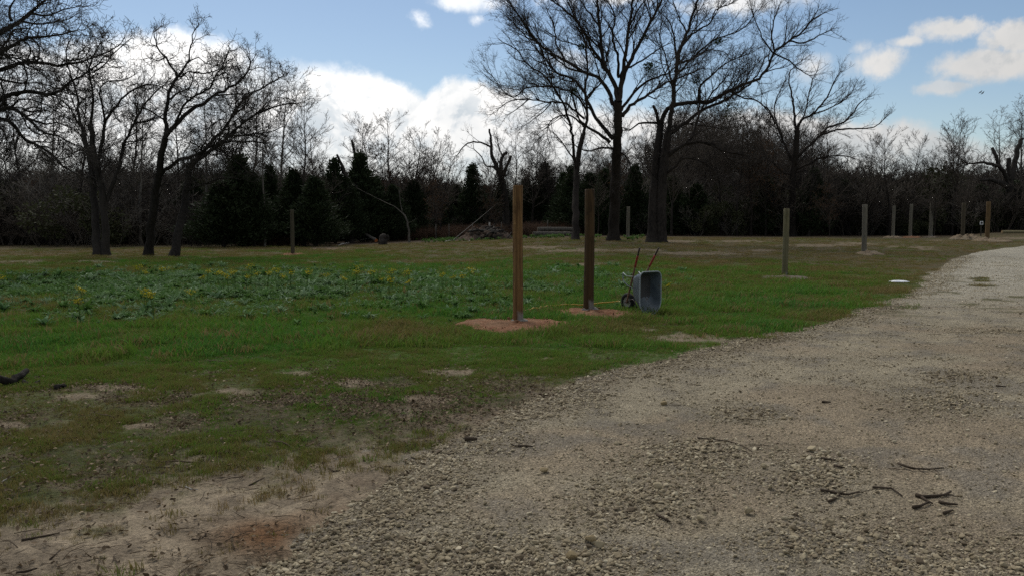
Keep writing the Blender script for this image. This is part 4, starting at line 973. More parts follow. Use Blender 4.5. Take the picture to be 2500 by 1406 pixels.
def make_far_wood():
    x, y, r = disc_sample(420, 86, 170, -46, 46)
    px, py = project(x, y, H(x, y)); n = len(x)
    h = np.interp(px, [-600, 0, 600, 800, 1050, 1080, 1160, 1200, 1500, 1650, 1950, 2050, 2500, 3000], [11, 9.5, 9, 7.5, 6.5, 4.5, 4.5, 6.5, 9.5, 14.5, 12.5, 7, 6.5, 8]) * RNG.uniform(.8, 1.12, n) * (y / 95) ** .5
    ps = [proto('crown_piece%d' % i, protos[i].children[1].data if protos[i].children[1].name.startswith('crown') else protos[i].children[0].data) for i in (0, 1, 2, 3)]
    idx = RNG.integers(0, 4, n); hp = np.array([12, 13, 10, 9])[idx]
    s = h / hp; rot = np.stack([np.zeros(n), np.zeros(n), RNG.uniform(0, 6.28, n)], 1)
    scatter('far_wood', np.stack([x, y, H(x, y)], 1), rot, np.stack([s, s, s], 1), idx, RNG.random(n), ps, 'far grey bare treetops deep in the wood')
make_far_wood()
# ------------------------------------------------------------------ timber posts and their mounds
def wood_mat(name, c1, c2, grey_h=0.0, stain=0.5):
    m, t, b = material(name, 0.85, 0.2)
    oc = t.node('ShaderNodeTexCoord').outputs['Object']
    mp = t.node('ShaderNodeMapping'); t.link(oc, mp.inputs[0]); mp.inputs['Scale'].default_value = (20, 20, 0.9)
    mq = t.node('ShaderNodeMapping'); t.link(oc, mq.inputs[0]); mq.inputs['Scale'].default_value = (6, 6, 1.6)
    n = t.noise(mp.outputs[0], 1.3, 6, 0.68); n2 = t.noise(mq.outputs[0], 1.5, 5, 0.62); n3 = t.noise(oc, 9, 4, 0.6)
    c = t.mix(t.sstep(n, 0.3, 0.72), c1, c2)
    c = t.mix(t.m('MULTIPLY', t.sstep(n2, 0.5, 0.72), stain), c, tuple(v * .30 for v in c1))
    c = t.mix(t.m('MULTIPLY', t.sstep(n3, 0.62, 0.72), .6), c, tuple(min(1, v * 1.5) for v in c2))
    if grey_h:
        sp = t.node('ShaderNodeSeparateXYZ'); t.link(oc, sp.inputs[0])
        k = t.sstep(t.m('ADD', sp.outputs[2], t.m('MULTIPLY', t.m('SUBTRACT', n2, .5), .5)), grey_h + .06, grey_h - .04)
        side = t.sstep(t.m('ADD', sp.outputs[0], t.m('MULTIPLY', n3, .06)), .0, .05)
        c = t.mix(t.m('MULTIPLY', t.m('MULTIPLY', k, side), .85), c, (.23, .215, .195))
    t.link(c, b.inputs['Base Color']); bump(t, b, t.m('ADD', n, t.m('MULTIPLY', n3, .4)), .8, .012)
    return m
W_TAN = wood_mat('post_tan', (.082, .040, .015), (.24, .136, .055), .24, .7)
W_DARK = wood_mat('post_dark', (.042, .024, .010), (.078, .046, .020), .26, .7)
W_OLIVE = wood_mat('post_olive', (.105, .090, .047), (.165, .145, .085), .12, .4)
W_GREY = wood_mat('post_grey', (.10, .09, .068), (.17, .155, .12), .22, .4)
W_RED = wood_mat('post_orange', (.10, .062, .028), (.15, .10, .047), .0, .4)
W_DIM = wood_mat('post_dim', (.055, .045, .030), (.085, .07, .045), .0, .4)
CEMENT = plain('cement', (.20, .19, .17), .95, .1, .3, 14)
END = plain('cut_end', (.30, .22, .12), .9, .1, .3, 30)
def post_mesh(h, r, mat, seed, lean):
    rg = np.random.default_rng(seed); n = 22; V = []; Q = []; zs = [-.25] + list(np.linspace(.02, h - .012, 14)) + [h]
    ph = rg.uniform(0, 6, 3)
    for i, z in enumerate(zs):
        for k in range(n):
            a = k * 2 * math.pi / n; rr_ = r * (1.03 - .06 * z / h) * (1 + .018 * math.sin(2 * a + ph[0] + z) + .012 * math.sin(5 * a + ph[1] - z * 2) + rg.normal(0, .006))
            if i == len(zs) - 1: rr_ *= .94
            V.append((rr_ * math.cos(a) + lean[0] * z + .006 * math.sin(z * 2 + ph[2]), rr_ * math.sin(a) + lean[1] * z, z + (rg.normal(0, .003) if i > 13 else 0)))
    for i in range(len(zs) - 1):
        for k in range(n): Q.append((i * n + k, i * n + (k + 1) % n, (i + 1) * n + (k + 1) % n, (i + 1) * n + k))
    c = len(V); V.append((lean[0] * h, lean[1] * h, h + .002)); top = (len(zs) - 1) * n
    for k in range(0, n, 2): Q.append((top + k, top + (k + 1) % n, top + (k + 2) % n, c))
    return mesh_np('post', V, Q, [mat])
def soil_mat(name, c1, c2):
    m, t, b = material(name, .95, .08)
    g_ = t.node('ShaderNodeNewGeometry').outputs['Position']
    n = t.noise(g_, 7, 5, .65); n2 = t.noise(g_, 40, 4, .65)
    c = t.mix(t.sstep(n, .35, .68), c1, c2); c = t.mix(t.m('MULTIPLY', t.sstep(n2, .48, .66), .75), c, tuple(v * .42 for v in c1)); c = t.mix(t.m('MULTIPLY', t.sstep(t.noise(g_, 2.2, 4, .6), .5, .66), .6), c, (c2[0] * .75, c2[1] * .85, c2[2] * .9))
    t.link(c, b.inputs['Base Color']); bump(t, b, t.m('ADD', n2, n), 1, .03)
    return m
SOIL = soil_mat('red_sandy_soil', (.185, .085, .044), (.30, .165, .095)); SOILP = soil_mat('pale_sandy_soil', (.17, .125, .08), (.29, .225, .155)); SOILB = soil_mat('brown_chips', (.10, .08, .058), (.22, .18, .14))
def mound_mesh(rx_, ry_, hgt, mat, seed):
    rg = np.random.default_rng(seed); nr_, na = 20, 64; V = []; Q = []
    ph = rg.uniform(0, 6, 6)
    for i in range(nr_ + 1):
        u = i / nr_
        for k in range(na):
            a = k * 2 * math.pi / na
            e = 1 + .10 * math.sin(2 * a + ph[0]) + .08 * math.sin(3 * a + ph[1]) + .06 * math.sin(5 * a + ph[2]) + .05 * math.sin(9 * a + ph[3]) + .03 * math.sin(17 * a + ph[4])
            x = u * rx_ * e * math.cos(a); y = u * ry_ * e * math.sin(a)
            z = (.025 + hgt * (1 - u * u)) * (.75 + .25 * math.sin(3 * a + 5 * u + ph[5])) - .045 * max(0, u - .9) * 10
            V.append([x, y, z])
    V = np.array(V); nn = fbm(V[:, 0] * 5 + seed, V[:, 1] * 5, 4, seed); V[:, 2] += (nn - .5) * hgt * 1.5 * np.clip(1.05 - (np.hypot(V[:, 0] / rx_, V[:, 1] / ry_)) ** 4, 0, 1)
    n2 = fbm(V[:, 0] * 22 + seed, V[:, 1] * 22, 2, seed + 3); V[:, 2] += (n2 - .5) * .03
    for i in range(nr_):
        for k in range(na): Q.append((i * na + k, (i + 1) * na + k, (i + 1) * na + (k + 1) % na, i * na + (k + 1) % na))
    return mesh_np('soil', V, Q, [mat])
clod_me = {}
def mound(px, py, rpx, rypx, hgt, mat, label, seed, clods=0, clod_r=.03):
    c, rx_, ry_ = mound_size(px, py, rpx, rypx)
    root = thing('dirt_mound', label, 'dirt mound', (c.x, c.y, c.z + .004), 0, 'spoil heaps round the posts')
    obj('soil', mound_mesh(rx_, ry_, hgt, mat, seed), root)
    rg = np.random.default_rng(seed)
    key = mat.name
    if key not in clod_me: clod_me[key] = [stone_mesh('clod', 700 + i, mat, .8) for i in range(3)]
    for i in range(clods):
        a = rg.uniform(0, 6.28); u = rg.uniform(.3, 1.0) ** .6 * 1.16; s = clod_r * min(2.4, math.exp(rg.normal(0, .7)))
        o = obj('clod', clod_me[key][i % 3], root); o.location = (u * rx_ * math.cos(a), u * ry_ * math.sin(a), max(0, hgt * (1 - u * u)) + .012 + s * .15); o.scale = (s, s, s * .8); o.rotation_euler = (rg.uniform(0, 6), rg.uniform(0, 6), rg.uniform(0, 6))
    return root, c
PG = 'round timber posts set in the field'
def post(px, base, top, wpx, mat, label, seed, collar=False):
    c = ground(px, base); h = at(px, top, c.y).z - c.z; r = wpx * c.y / F / 2
    root = thing('timber_post', label, 'post', c, 0, PG)
    obj('post', post_mesh(h, r, mat, seed, (random.uniform(-.006, .006), random.uniform(-.006, .006))), root)
    if collar: obj('cement_collar', mound_mesh(r * 1.75, r * 1.6, .045, CEMENT, seed + 50), root).location = (0.02, 0, .05)
    return c, r
random.seed(5)
mound(1262, 795, 138, 20, .055, SOIL, 'broad red dirt mound round the tan post in front', 1, 70, .030)
mound(1440, 767, 108, 14, .05, SOIL, 'red dirt mound round the dark post left of the wheelbarrow', 2, 50, .030)
mound(1916, 680, 66, 6, .05, SOILB, 'ring of brown chips and soil round the post beside the drive', 3, 14, .03)
mound(2122, 621, 36, 4, .12, SOILP, 'low sandy mound round the second post beyond the drive', 4, 6, .05)
mound(716, 624, 32, 4, .10, SOIL, 'small red mound round the lone post far left', 5, 8, .05)
mound(2362, 584, 34, 4, .28, SOILP, 'pale sand heap round the dim post near the drive bend', 6, 6, .06)
mound(2418, 589, 38, 4, .16, SOILP, 'pale sand heap round the rightmost orange post', 7, 6, .06)
mound(2181, 581, 20, 3, .10, SOILP, 'small far mound, left one of the three behind the drive', 8, 3, .06)
mound(2224, 581, 22, 3, .10, SOIL, 'small far reddish mound, middle one of the three behind the drive', 9, 3, .06)
mound(2272, 581, 18, 3, .08, SOILB, 'small far grey mound, right one of the three behind the drive', 10, 3, .06)
post(1264, 791, 453, 25, W_TAN, 'tall tan timber post in front, the largest', 1, True)
post(1437, 763, 463, 24.5, W_DARK, 'dark brown timber post next to the wheelbarrow', 2, True)
post(1916, 672, 510, 14, W_OLIVE, 'olive timber post in a chip ring beside the drive', 3)
post(2109, 618, 500, 12, W_GREY, 'grey-green timber post further along the drive, second in the right row', 4)
post(2180, 580, 503, 7.5, W_GREY, 'far timber post, left one of the three before the dark wood', 5)
post(2222, 580, 499, 7.5, W_GREY, 'far timber post, middle one of the three before the dark wood', 6)
post(2272, 580, 496, 9, W_GREY, 'far timber post with grey cement foot, right one of the three', 7)
post(2350, 583, 496, 9, W_DIM, 'dim timber post in a sand heap left of the small sign', 8)
post(2410, 586, 493, 10, W_RED, 'orange-brown timber post right of the small sign, rightmost of all', 9)
post(715, 624, 513, 9, W_DIM, 'lone timber post far left before the brush', 10)
post(1533, 581, 505, 8, W_GREY, 'grey timber post between the big bare trees', 11)

# ------------------------------------------------------------------ wheelbarrow, stood on its nose
STEEL = None
m, t, b = material('galvanised_tray', .45, .5); oc = t.node('ShaderNodeTexCoord').outputs['Object']
n = t.noise(oc, 5, 5, .62); n2 = t.noise(oc, 26, 4, .65)
c = t.mix(t.sstep(n, .3, .7), (.085, .105, .122), (.150, .178, .198)); c = t.mix(t.m('MULTIPLY', t.sstep(n2, .58, .72), .3), c, (.27, .29, .30)); c = t.mix(t.m('MULTIPLY', t.sstep(n, .58, .70), .8), c, (.075, .048, .038))
t.link(c, b.inputs['Base Color']); b.inputs['Metallic'].default_value = .25; bump(t, b, n2, .3, .004); TRAY = m
RIMST = plain('rim_highlight_steel', (.24, .27, .285), .45, .5, .2, 30)  # the rolled rim's highlight, painted in as a lighter steel colour
FLOOR = plain('rusty_shaded_steel', (.074, .070, .070), .7, .3, .45, 14)  # rust-stained floor, darkened further in colour for the shade of the hollow tray
RUBBER = plain('tyre_rubber', (.018, .018, .018), .85, .2, .2); RIM = plain('rim_paint', (.24, .235, .20), .6, .3, .4, 20)
HRED = plain('handle_red', (.20, .022, .016), .6, .3, .3, 12); HDARK = plain('grip_dark', (.035, .022, .018), .7, .3, .3); HWOOD = plain('handle_bare_wood', (.17, .10, .065), .8, .2, .3, 20)
LEGM = plain('leg_galvanised', (.22, .26, .27), .5, .5, .2, 20); IRON = plain('frame_iron', (.035, .022, .02), .6, .4, .3, 20)
def rrect(hw, z0, z1, rt, rb, n=10):
    """rounded rectangle in the x-z plane, larger radius rb at the bottom."""
    P = []
    for cx_, cz, r, a0 in ((hw - rt, z1 - rt, rt, 0), (-hw + rt, z1 - rt, rt, 90), (-hw + rb, z0 + rb, rb, 180), (hw - rb, z0 + rb, rb, 270)):
        for k in range(n + 1):
            a = rad(a0 + 90 * k / n); P.append((cx_ + r * math.cos(a), cz + r * math.sin(a)))
    return P
def bar(name, pts, r, mat, parent, sides=10, flat=None):
    pts2, rr2 = smooth_line(pts, [r] * len(pts) if not isinstance(r, (list, tuple)) else r, .04, 0)
    pts2 = [pts2[0]] + pts2 + [pts2[-1]]; rr2 = [.001] + rr2 + [.001]
    return obj(name, tubes([(pts2, rr2)], sides, [mat], name), parent)
def wheelbarrow():
    c = ground(1587, 766)
    root = thing('wheelbarrow', 'grey steel wheelbarrow stood on its nose beside the dark post', 'wheelbarrow', c, rad(35))
    # tray: rings from the rolled rim to the floor; local y = away from the opening
    rings = [(rrect(.287, -.022, .822, .115, .272), .012), (rrect(.289, -.024, .824, .115, .274), .0), (rrect(.278, -.01, .812, .11, .264), -.008), (rrect(.272, -.004, .805, .105, .258), .006),
             (rrect(.25, .10, .775, .075, .2), .12), (rrect(.225, .20, .745, .08, .19), .23), (rrect(.205, .25, .725, .085, .18), .275), (rrect(.175, .285, .695, .08, .15), .292)]
    V = []; Q = []; n = len(rings[0][0])
    for P, y in rings:
        for x, z in P: V.append((x, y + .05 * (0.4 - z) * 0, z))
    for i in range(len(rings) - 1):
        for k in range(n): Q.append((i * n + k, i * n + (k + 1) % n, (i + 1) * n + (k + 1) % n, (i + 1) * n + k))
    ci = len(V); V.append((0, .295, .49)); base = (len(rings) - 1) * n
    for k in range(0, n, 2): Q.append((base + k, base + (k + 1) % n, base + (k + 2) % n, ci))
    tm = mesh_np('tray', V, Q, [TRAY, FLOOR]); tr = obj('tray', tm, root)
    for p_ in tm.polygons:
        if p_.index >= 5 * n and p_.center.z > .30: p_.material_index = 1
    sm = tr.modifiers.new('sheet', 'SOLIDIFY'); sm.thickness = .004; sm.offset = 0
    rp = rrect(.284, -.018, .820, .113, .270); rp.append(rp[0]); rp.append(rp[1])
    obj('rolled_rim', tubes([([(x, -.004, z) for x, z in rp], [.0125] * len(rp))], 8, [RIMST], 'rolled_rim'), tr)
    def hp(s, f): return (s * (.065 + .195 * f), .60 - .56 * f, .175 + 1.11 * f)
    for s in (-1, 1):
        h = bar('handle', [hp(s, 0), hp(s, .3), hp(s, .55), hp(s, .66)], .019, HWOOD, root, 8)
        bar('painted_shaft', [hp(s, .655), hp(s, .74), hp(s, .86)], .021, HRED, h, 8)
        bar('grip', [hp(s, .855), hp(s, .93), hp(s, 1)], [.017, .0165, .0155], HDARK, h, 8)
        x0 = s * .17
        lg = obj('leg', tubes([([(s * .17, .22, .72), (s * .19, .36, .715), (s * .21, .46, .72), (s * .215, .55, .78), (s * .215, .555, .70), (s * .21, .545, .62), (s * .19, .44, .53), (s * .14, .33, .48)],
                               [.006, .007, .010, .013, .013, .013, .012, .008])], 6, [LEGM], 'leg'), root)
        bar('leg_bolt', [(s * .16, .30, .72), (s * .20, .42, .716)], .007, IRON, lg, 6)
        bar('frame_brace', [(s * .07, .58, .19), (s * .10, .38, .26), (s * .13, .24, .12)], .012, IRON, root, 6)
    bar('axle', [(-.10, .63, .186), (.10, .63, .186)], .011, IRON, root, 8)
    # wheel: tyre and rim
    wl = bpy.data.objects.new('wheel', None)
    V = []; Q = []; R0, r0, na, nb_ = .138, .046, 40, 14
    for i in range(na):
        a = 2 * math.pi * i / na
        for k in range(nb_):
            q = 2 * math.pi * k / nb_; lug = .006 if (abs(math.cos(q)) < .99 and math.cos(q) > .55 and i % 2) else 0
            rr_ = R0 + (r0 + lug) * math.cos(q); V.append((1.05 * r0 * math.sin(q), rr_ * math.cos(a), rr_ * math.sin(a)))
    for i in range(na):
        for k in range(nb_): Q.append((i * nb_ + k, i * nb_ + (k + 1) % nb_, ((i + 1) % na) * nb_ + (k + 1) % nb_, ((i + 1) % na) * nb_ + k))
    ty = obj('wheel', mesh_np('tyre', V, Q, [RUBBER]), root); ty.location = (0, .63, .186)
    prof = [(.0, .0), (.03, .022), (.034, .026), (.012, .034), (.010, .06), (.022, .078), (.03, .10), (.026, .112)]
    for s in (-1, 1):
        V = []; Q = []; na = 32
        for x, r in prof:
            for i in range(na): a = 2 * math.pi * i / na; V.append((s * (x if r else .034), max(r, .001) * math.cos(a), max(r, .001) * math.sin(a)))
        for j in range(len(prof) - 1):
            for i in range(na): Q.append((j * na + i, j * na + (i + 1) % na, (j + 1) * na + (i + 1) % na, (j + 1) * na + i))
        obj('rim', mesh_np('rim', V, Q, [RIM]), ty)
    return root
wheelbarrow()

# ------------------------------------------------------------------ cord and small things near the posts
def surf(x, y):
    """top of the drive or of the field at a point."""
    X, Y_ = np.array([x]), np.array([y]); sd = float(road_sd(X, Y_)[0]); h = float(H(X, Y_)[0]); r = math.hypot(x, y)
    f = h + float((fbm(X * 3, Y_ * 3, 3, 21)[0] - .5) * .05 * sst(45, 12, r)) - .07 * float(sst(-.05, .5, sd))
    n1_, n2_ = float(fbm(X * .6, Y_ * .6, 3, 41)[0]), float(fbm(X * 2.5, Y_ * 2.5, 3, 42)[0])
    d = h + .045 * float(sst(-.28, .55, sd)) - .024 + .035 * (n1_ - .5) * float(sst(0, 1, sd)) + .03 * (n2_ - .5)
    return max(f, d + .006) if sd > -.6 else f
def lay(pxs, lift, wig=.0):
    out = []
    for px, py in pxs:
        g_ = ground(px, py); out.append((g_.x, g_.y, surf(g_.x, g_.y) + lift))
    return out
YEL = plain('yellow_cord', (.42, .25, .03), .5, .3, .2, 30)
cp = lay([(1283, 767), (1310, 763), (1340, 757), (1370, 755), (1390, 752), (1425, 752), (1450, 750), (1480, 748), (1512, 747), (1522, 752)], .085)
pl, rl = smooth_line(cp, [.015] * len(cp), .08, .6)
o0 = cp[0]; o = obj('cord', tubes([(pl, rl)], 6, [YEL], 'cord', o0)); o.location = o0
tag(o, 'yellow cord lying on the grass from the tan post past the dark post', 'cord')
# white bag
WHITE = plain('white_plastic', (.72, .74, .75), .5, .4, .06, 8)
def bag():
    c = ground(2193, 689); V = []; Q = []; nx, ny = 26, 12
    for s in (1, -1):
        for j in range(ny + 1):
            for i in range(nx + 1):
                u, v = i / nx - .5, j / ny - .5; e = max(0, 1 - (2 * u) ** 4) * max(0, 1 - (2 * v) ** 4)
                w_ = 1 - .55 * max(0, -u - .36) / .14
                V.append((u * .56, v * .34 * w_, .014 + (s * .5 + .5) *   .032 * e ** .5 + .010 * math.sin(9 * u + 7 * v) * e * (s > 0)))
    m_ = (nx + 1) * (ny + 1)
    for q in (0, 1):
        for j in range(ny):
            for i in range(nx):
                a = q * m_ + j * (nx + 1) + i; Q.append((a, a + 1, a + nx + 2, a + nx + 1) if q == 0 else (a, a + nx + 1, a + nx + 2, a + 1))
    o = obj('plastic_bag', mesh_np('plastic_bag', V, Q, [WHITE])); o.location = c; o.rotation_euler = (0, 0, .1)
    tag(o, 'flat white plastic bag lying on the grass by the drive', 'bag')
bag()
# sign on a stake
def sign():
    c = ground(2395, 577); k = c.y / F; r = thing('trail_sign', 'small white square sign with a black disc on a stake', 'sign', c)
    pz = (577 - 545) * k; s = 8 * k / 2
    bx = lambda x0, x1, y0, y1, z0, z1, mt, nm, par: obj(nm, mesh_np(nm, [(x0, y0, z0), (x1, y0, z0), (x1, y1, z0), (x0, y1, z0), (x0, y0, z1), (x1, y0, z1), (x1, y1, z1), (x0, y1, z1)], [(0, 3, 2, 1), (4, 5, 6, 7), (0, 1, 5, 4), (1, 2, 6, 5), (2, 3, 7, 6), (3, 0, 4, 7)], [mt], False), par)
    bx(-.035, .035, .012, .06, -.2, pz - s * .7, plain('stake_wood', (.05, .045, .035)), 'stake', r)
    p = bx(-s, s, -.008, .010, pz - s, pz + s, plain('sign_white', (.75, .76, .76), .6, .3, .05), 'panel', r)
    V = [(0, -.014, pz)]; n = 24
    for i in range(n): a = 2 * math.pi * i / n; V.append((s * .74 * math.cos(a), -.014, pz + s * .70 * math.sin(a)))
    obj('disc', mesh_np('disc', V, [(0, 1 + i, 1 + (i + 1) % n) for i in range(n)], [plain('sign_black', (.015, .015, .015))], False), p)
sign()
# stacked poles at the right edge
def log(name, a, b_, r, mat, label, cat, group=None, ends=None):
    a = np.array(a); b_ = np.array(b_); d = b_ - a; n = 10
    P = [tuple(a + d * i / n + RNG.normal(0, r * .05, 3)) for i in range(n + 1)]; R = [r * (1 - .12 * i / n) for i in range(n + 1)]
    if label: root = thing(name, label, cat, tuple(a), 0, group)
    obj('log', tubes([(P, R)], 14, [mat], 'log', tuple(a), .03), root)
    for q, rr_, sgn in ((P[0], R[0], -1), (P[-1], R[-1], 1)):
        dd = d / np.linalg.norm(d); u = np.cross(dd, [0, 0, 1]); u /= np.linalg.norm(u); v = np.cross(u, dd); k = 14
        V = [tuple(np.array(q) - a + dd * sgn * .012)] + [tuple(np.array(q) - a + dd * sgn * .004 + rr_ * (math.cos(t_) * u + math.sin(t_) * v)) for t_ in np.arange(k) * 2 * math.pi / k]
        obj('cut_end', mesh_np('cut_end', V, [(0, 1 + i, 1 + (i + 1) % k) for i in range(k)], [ends or END]), root)
    return root
W_POLE = wood_mat('pole_pale', (.16, .135, .07), (.25, .215, .12), 0, .3)
c1 = ground(2446, 574); c2 = ground(2470, 569); Yp = c1.y
log('wooden_pole', (c1.x, Yp, c1.z + .14), (c1.x + 5.2, Yp + .5, c1.z + .13), .115, W_POLE, 'pale timber pole lying at the right edge, lower and nearer one', 'pole', 'timber poles lying by the drive')
log('wooden_pole', (c2.x, Yp + 1.6, c1.z + .42), (c2.x + 4.8, Yp + 2.0, c1.z + .40), .10, W_GREY, 'grey timber pole lying behind, upper one at the right edge', 'pole', 'timber poles lying by the drive')
log('wooden_pole', (c2.x + .3, Yp + 1.35, c1.z + .15), (c2.x + 5.0, Yp + 1.75, c1.z + .15), .12, W_GREY, 'dark timber pole under the upper one at the right edge', 'pole', 'timber poles lying by the drive')
# cut log with orange end, stump, white sticks
ORANGE = plain('fresh_cut_cedar', (.38, .13, .045), .85, .1, .3, 30)
a = ground(918, 593); log('cut_log', (a.x, a.y, a.z + .17), (a.x - 1.1, a.y + 1.6, a.z + .62), .15, BARKP, 'cedar log with an orange sawn end at the wood edge', 'log', None, ORANGE)
def stump(px, py, r, h, label):
    c = ground(px, py); root = thing('tree_stump', label, 'stump', c)
    pts, rr_ = smooth_line([(0, 0, -.1), (0, 0, h * .4), (.04, 0, h * .8), (.1, .05, h)], [r * 1.25, r, r * .9, r * .55], .08, .6)
    obj('trunk', tubes([(pts + [pts[-1]], rr_ + [.01])], 14, [BARKD], 'trunk', (0, 0, 0), .14), root)
    p2, r2 = smooth_line([(r * .4, 0, h * .2), (r * 1.2, .1, h * .5), (r * 1.3, .1, h * .95)], [r * .45, r * .4, r * .25], .08, .6)
    obj('broken_limb', tubes([(p2 + [p2[-1]], r2 + [.01])], 10, [BARKD], 'broken_limb', (0, 0, 0), .12), root)
stump(934, 598, .28, .75, 'ragged grey stump right of the orange-ended log')

def stick(pxs, r, mat, label, name='stick', lift=None, group='sticks lying on the ground', cat='stick', forks=0, rise=None):
    P = lay(pxs, (r * .8 if lift is None else lift)); 
    if rise: P = [(p[0], p[1], p[2] + h) for p, h in zip(P, rise)]
    pl, rl = smooth_line(P, [r * (1 - .5 * i / (len(P) - 1)) for i in range(len(P))], .06, .35)
    lines = [([pl[0]] + pl + [pl[-1]], [.0005] + rl + [.0005])]
    for f in range(forks):
        i = random.randrange(len(pl) // 4, max(len(pl) // 4 + 1, len(pl) - 1)); d = np.array(pl[min(i + 1, len(pl) - 1)]) - np.array(pl[i - 1]); d = d / (np.linalg.norm(d) + 1e-9)
        q = d + np.array([random.uniform(-.8, .8), random.uniform(-.8, .8), random.uniform(0, .25)]); L = random.uniform(.25, .5) * math.dist(pl[0], pl[-1])
        p1 = np.array(pl[i]); lines.append(([tuple(p1), tuple(p1 + q * L * .5), tuple(p1 + q * L + RNG.normal(0, .02, 3))], [rl[i] * .7, rl[i] * .5, rl[i] * .2]))
    root = thing(name, label, cat, pl[0], 0, group)
    obj('stem', tubes(lines[:1], 7, [mat], 'stem', pl[0], .1), root)
    for l in lines[1:]: obj('side_twig', tubes([l], 5, [mat], 'side_twig', pl[0], .1), root)
    return root
STICK = plain('dry_stick', (.060, .045, .032), .9, .1, .4, 30); STICKP = plain('bleached_stick', (.30, .28, .25), .9, .1, .2, 30)
def za(*pts): return [(1250 + .5 * x, 900 + .5 * y) for x, y in pts]
def zb(*pts): return [(.5 * x, 850 + .5 * y) for x, y in pts]
random.seed(3)
stick(za((905, 355), (985, 365), (1060, 375), (1120, 395), (1172, 425)), .006, STICK, 'long thin curved twig across the stony ridge of the drive')
stick(za((1508, 460), (1580, 470)), .010, STICK, 'short straight stick on the drive, above another short one')
stick(za((1572, 490), (1622, 502)), .010, STICK, 'short stick on the drive just below right of a similar one')
stick(za((1885, 490), (1920, 505), (1960, 512), (2040, 518), (2108, 513)), .010, STICK, 'long forked stick on the right of the drive, the upper one', forks=2)
stick(za((1505, 620), (1545, 622), (1590, 632), (1640, 640), (1695, 622)), .011, STICK, 'broken crooked stick in the middle of the drive', forks=2)
stick(za((1545, 668), (1575, 655), (1602, 636)), .009, STICK, 'short slanting stick crossing the broken crooked one')
stick(za((1760, 600), (1850, 604), (1880, 625), (1905, 642)), .008, STICK, 'bent twig between the crooked stick and the forked clump')
stick(za((1970, 640), (2010, 648), (2060, 645), (2100, 640), (2142, 628)), .014, STICK, 'thick dark stick of the forked clump on the right of the drive', forks=1)
stick(za((1958, 697), (1995, 688), (2035, 674)), .012, STICK, 'short thick stick left below the forked clump')
stick(za((2000, 650), (2022, 665), (2052, 682)), .010, STICK, 'short stick slanting down from the forked clump')
stick(za((2085, 676), (2125, 688), (2175, 690)), .011, STICK, 'short stick right below the forked clump')
stick(za((2108, 734), (2150, 720)), .011, STICK, 'small lone stick below the forked clump')
stick(za((1512, 180), (1556, 182)), .013, STICK, 'short dark stick lying level, farthest up the bare part of the drive')
stick(za((2362, 97), (2412, 104)), .012, STICK, 'short stick near the right edge beside the dark gravel patch')
stick(za((28, 403), (70, 402), (102, 407)), .010, STICK, 'short dark twig on the drive below the grass corner', forks=1)
stick(za((708, 738), (740, 755), (772, 772)), .010, STICK, 'dark splinter among the stones at the foot of the ridge')
stick(za((1160, 392), (1255, 394)), .004, STICK, 'hair-thin twig right of the long curved one')
stick(zb((105, 945), (200, 930), (292, 912)), .009, STICK, 'straight dark stick on the sand at lower left')
stick(zb((245, 1042), (270, 1015), (296, 985)), .006, STICK, 'thin slanting twig on the sand below the straight stick')
stick(zb((548, 680), (600, 700), (660, 722)), .006, STICK, 'thin twig at the edge between grass and sand')
stick(zb((938, 936), (975, 940), (1006, 914)), .008, STICK, 'bent twig with raised end in the middle of the sand')
stick(zb((905, 678), (935, 690), (968, 690)), .007, STICKP, 'pale curled twig where the grass meets the sand')
stick(zb((1215, 662), (1250, 645), (1292, 630)), .006, STICK, 'thin dark twig at the sand edge right of the pale curled one')
stick(zb((1605, 594), (1630, 604), (1662, 602)), .006, STICK, 'thin twig on the sand near the gravel edge')
stick(zb((80, 1102), (130, 1096), (182, 1083)), .007, STICK, 'thin twig at the very bottom left of the sand')
stick(zb((2270, 460), (2330, 462)), .022, STICK, 'chunk of dark bark on the gravel edge', 'bark_chunk', cat='bark')
stick(zb((0, 660), (110, 605), (160, 590)), .006, STICKP, 'long pale grass stalk lying on the grass at far left', 'dry_stalk', cat='stalk')
stick([(590, 912), (618, 905), (648, 903)], .006, STICKP, 'pale straw lying on the grass in the middle distance', 'dry_stalk', cat='stalk') if False else None
stick([(117, 911), (150, 904)], .010, STICKP, 'pale straight stick on the grass above the fallen log', 'dry_stick', cat='stick')
stick([(1310, 698), (1318, 706), (1322, 712)], .012, STICKP, 'small pale curled scrap on the lush grass between the two tall posts', 'dry_stalk', cat='stalk')
stick([(1316, 740), (1330, 742), (1342, 741)], .012, STICKP, 'pale stalk on the grass beside the cord', 'dry_stalk', cat='stalk')
# fallen log at far left
lg = lay([(-40, 952), (15, 946), (45, 938), (66, 926)], .06); pl, rl = smooth_line([(p[0], p[1], p[2] + h) for p, h in zip(lg, (0, -.01, .0, .035))], [.045, .045, .04, .03], .08, .6)
r_ = thing('fallen_log', 'dark rotten log on the grass at the far left edge', 'log', pl[0])
obj('stem', tubes([([pl[0]] + pl + [pl[-1]], [.001] + rl + [.001])], 12, [BARK], 'stem', pl[0], .12), r_)
lg2 = lay([(52, 940), (75, 939), (99, 936)], .05); p2, r2 = smooth_line([(p[0], p[1], p[2] - .02) for p in lg2], [.04, .034, .02], .06, .8)
obj('side_limb', tubes([([p2[0]] + p2 + [p2[-1]], [.001] + r2 + [.001])], 10, [BARKD], 'side_limb', pl[0], .2), r_)
stick([(138, 950), (150, 945), (160, 946)], .035, BARKD, 'small lump of rotten wood beside the bare sand patch', 'wood_lump', cat='wood')
stick([(826, 602), (838, 597), (850, 595), (856, 590)], .05, STICKP, 'bleached branch lying at the wood edge left of the orange-ended log', 'bleached_branch', cat='branch', forks=2)
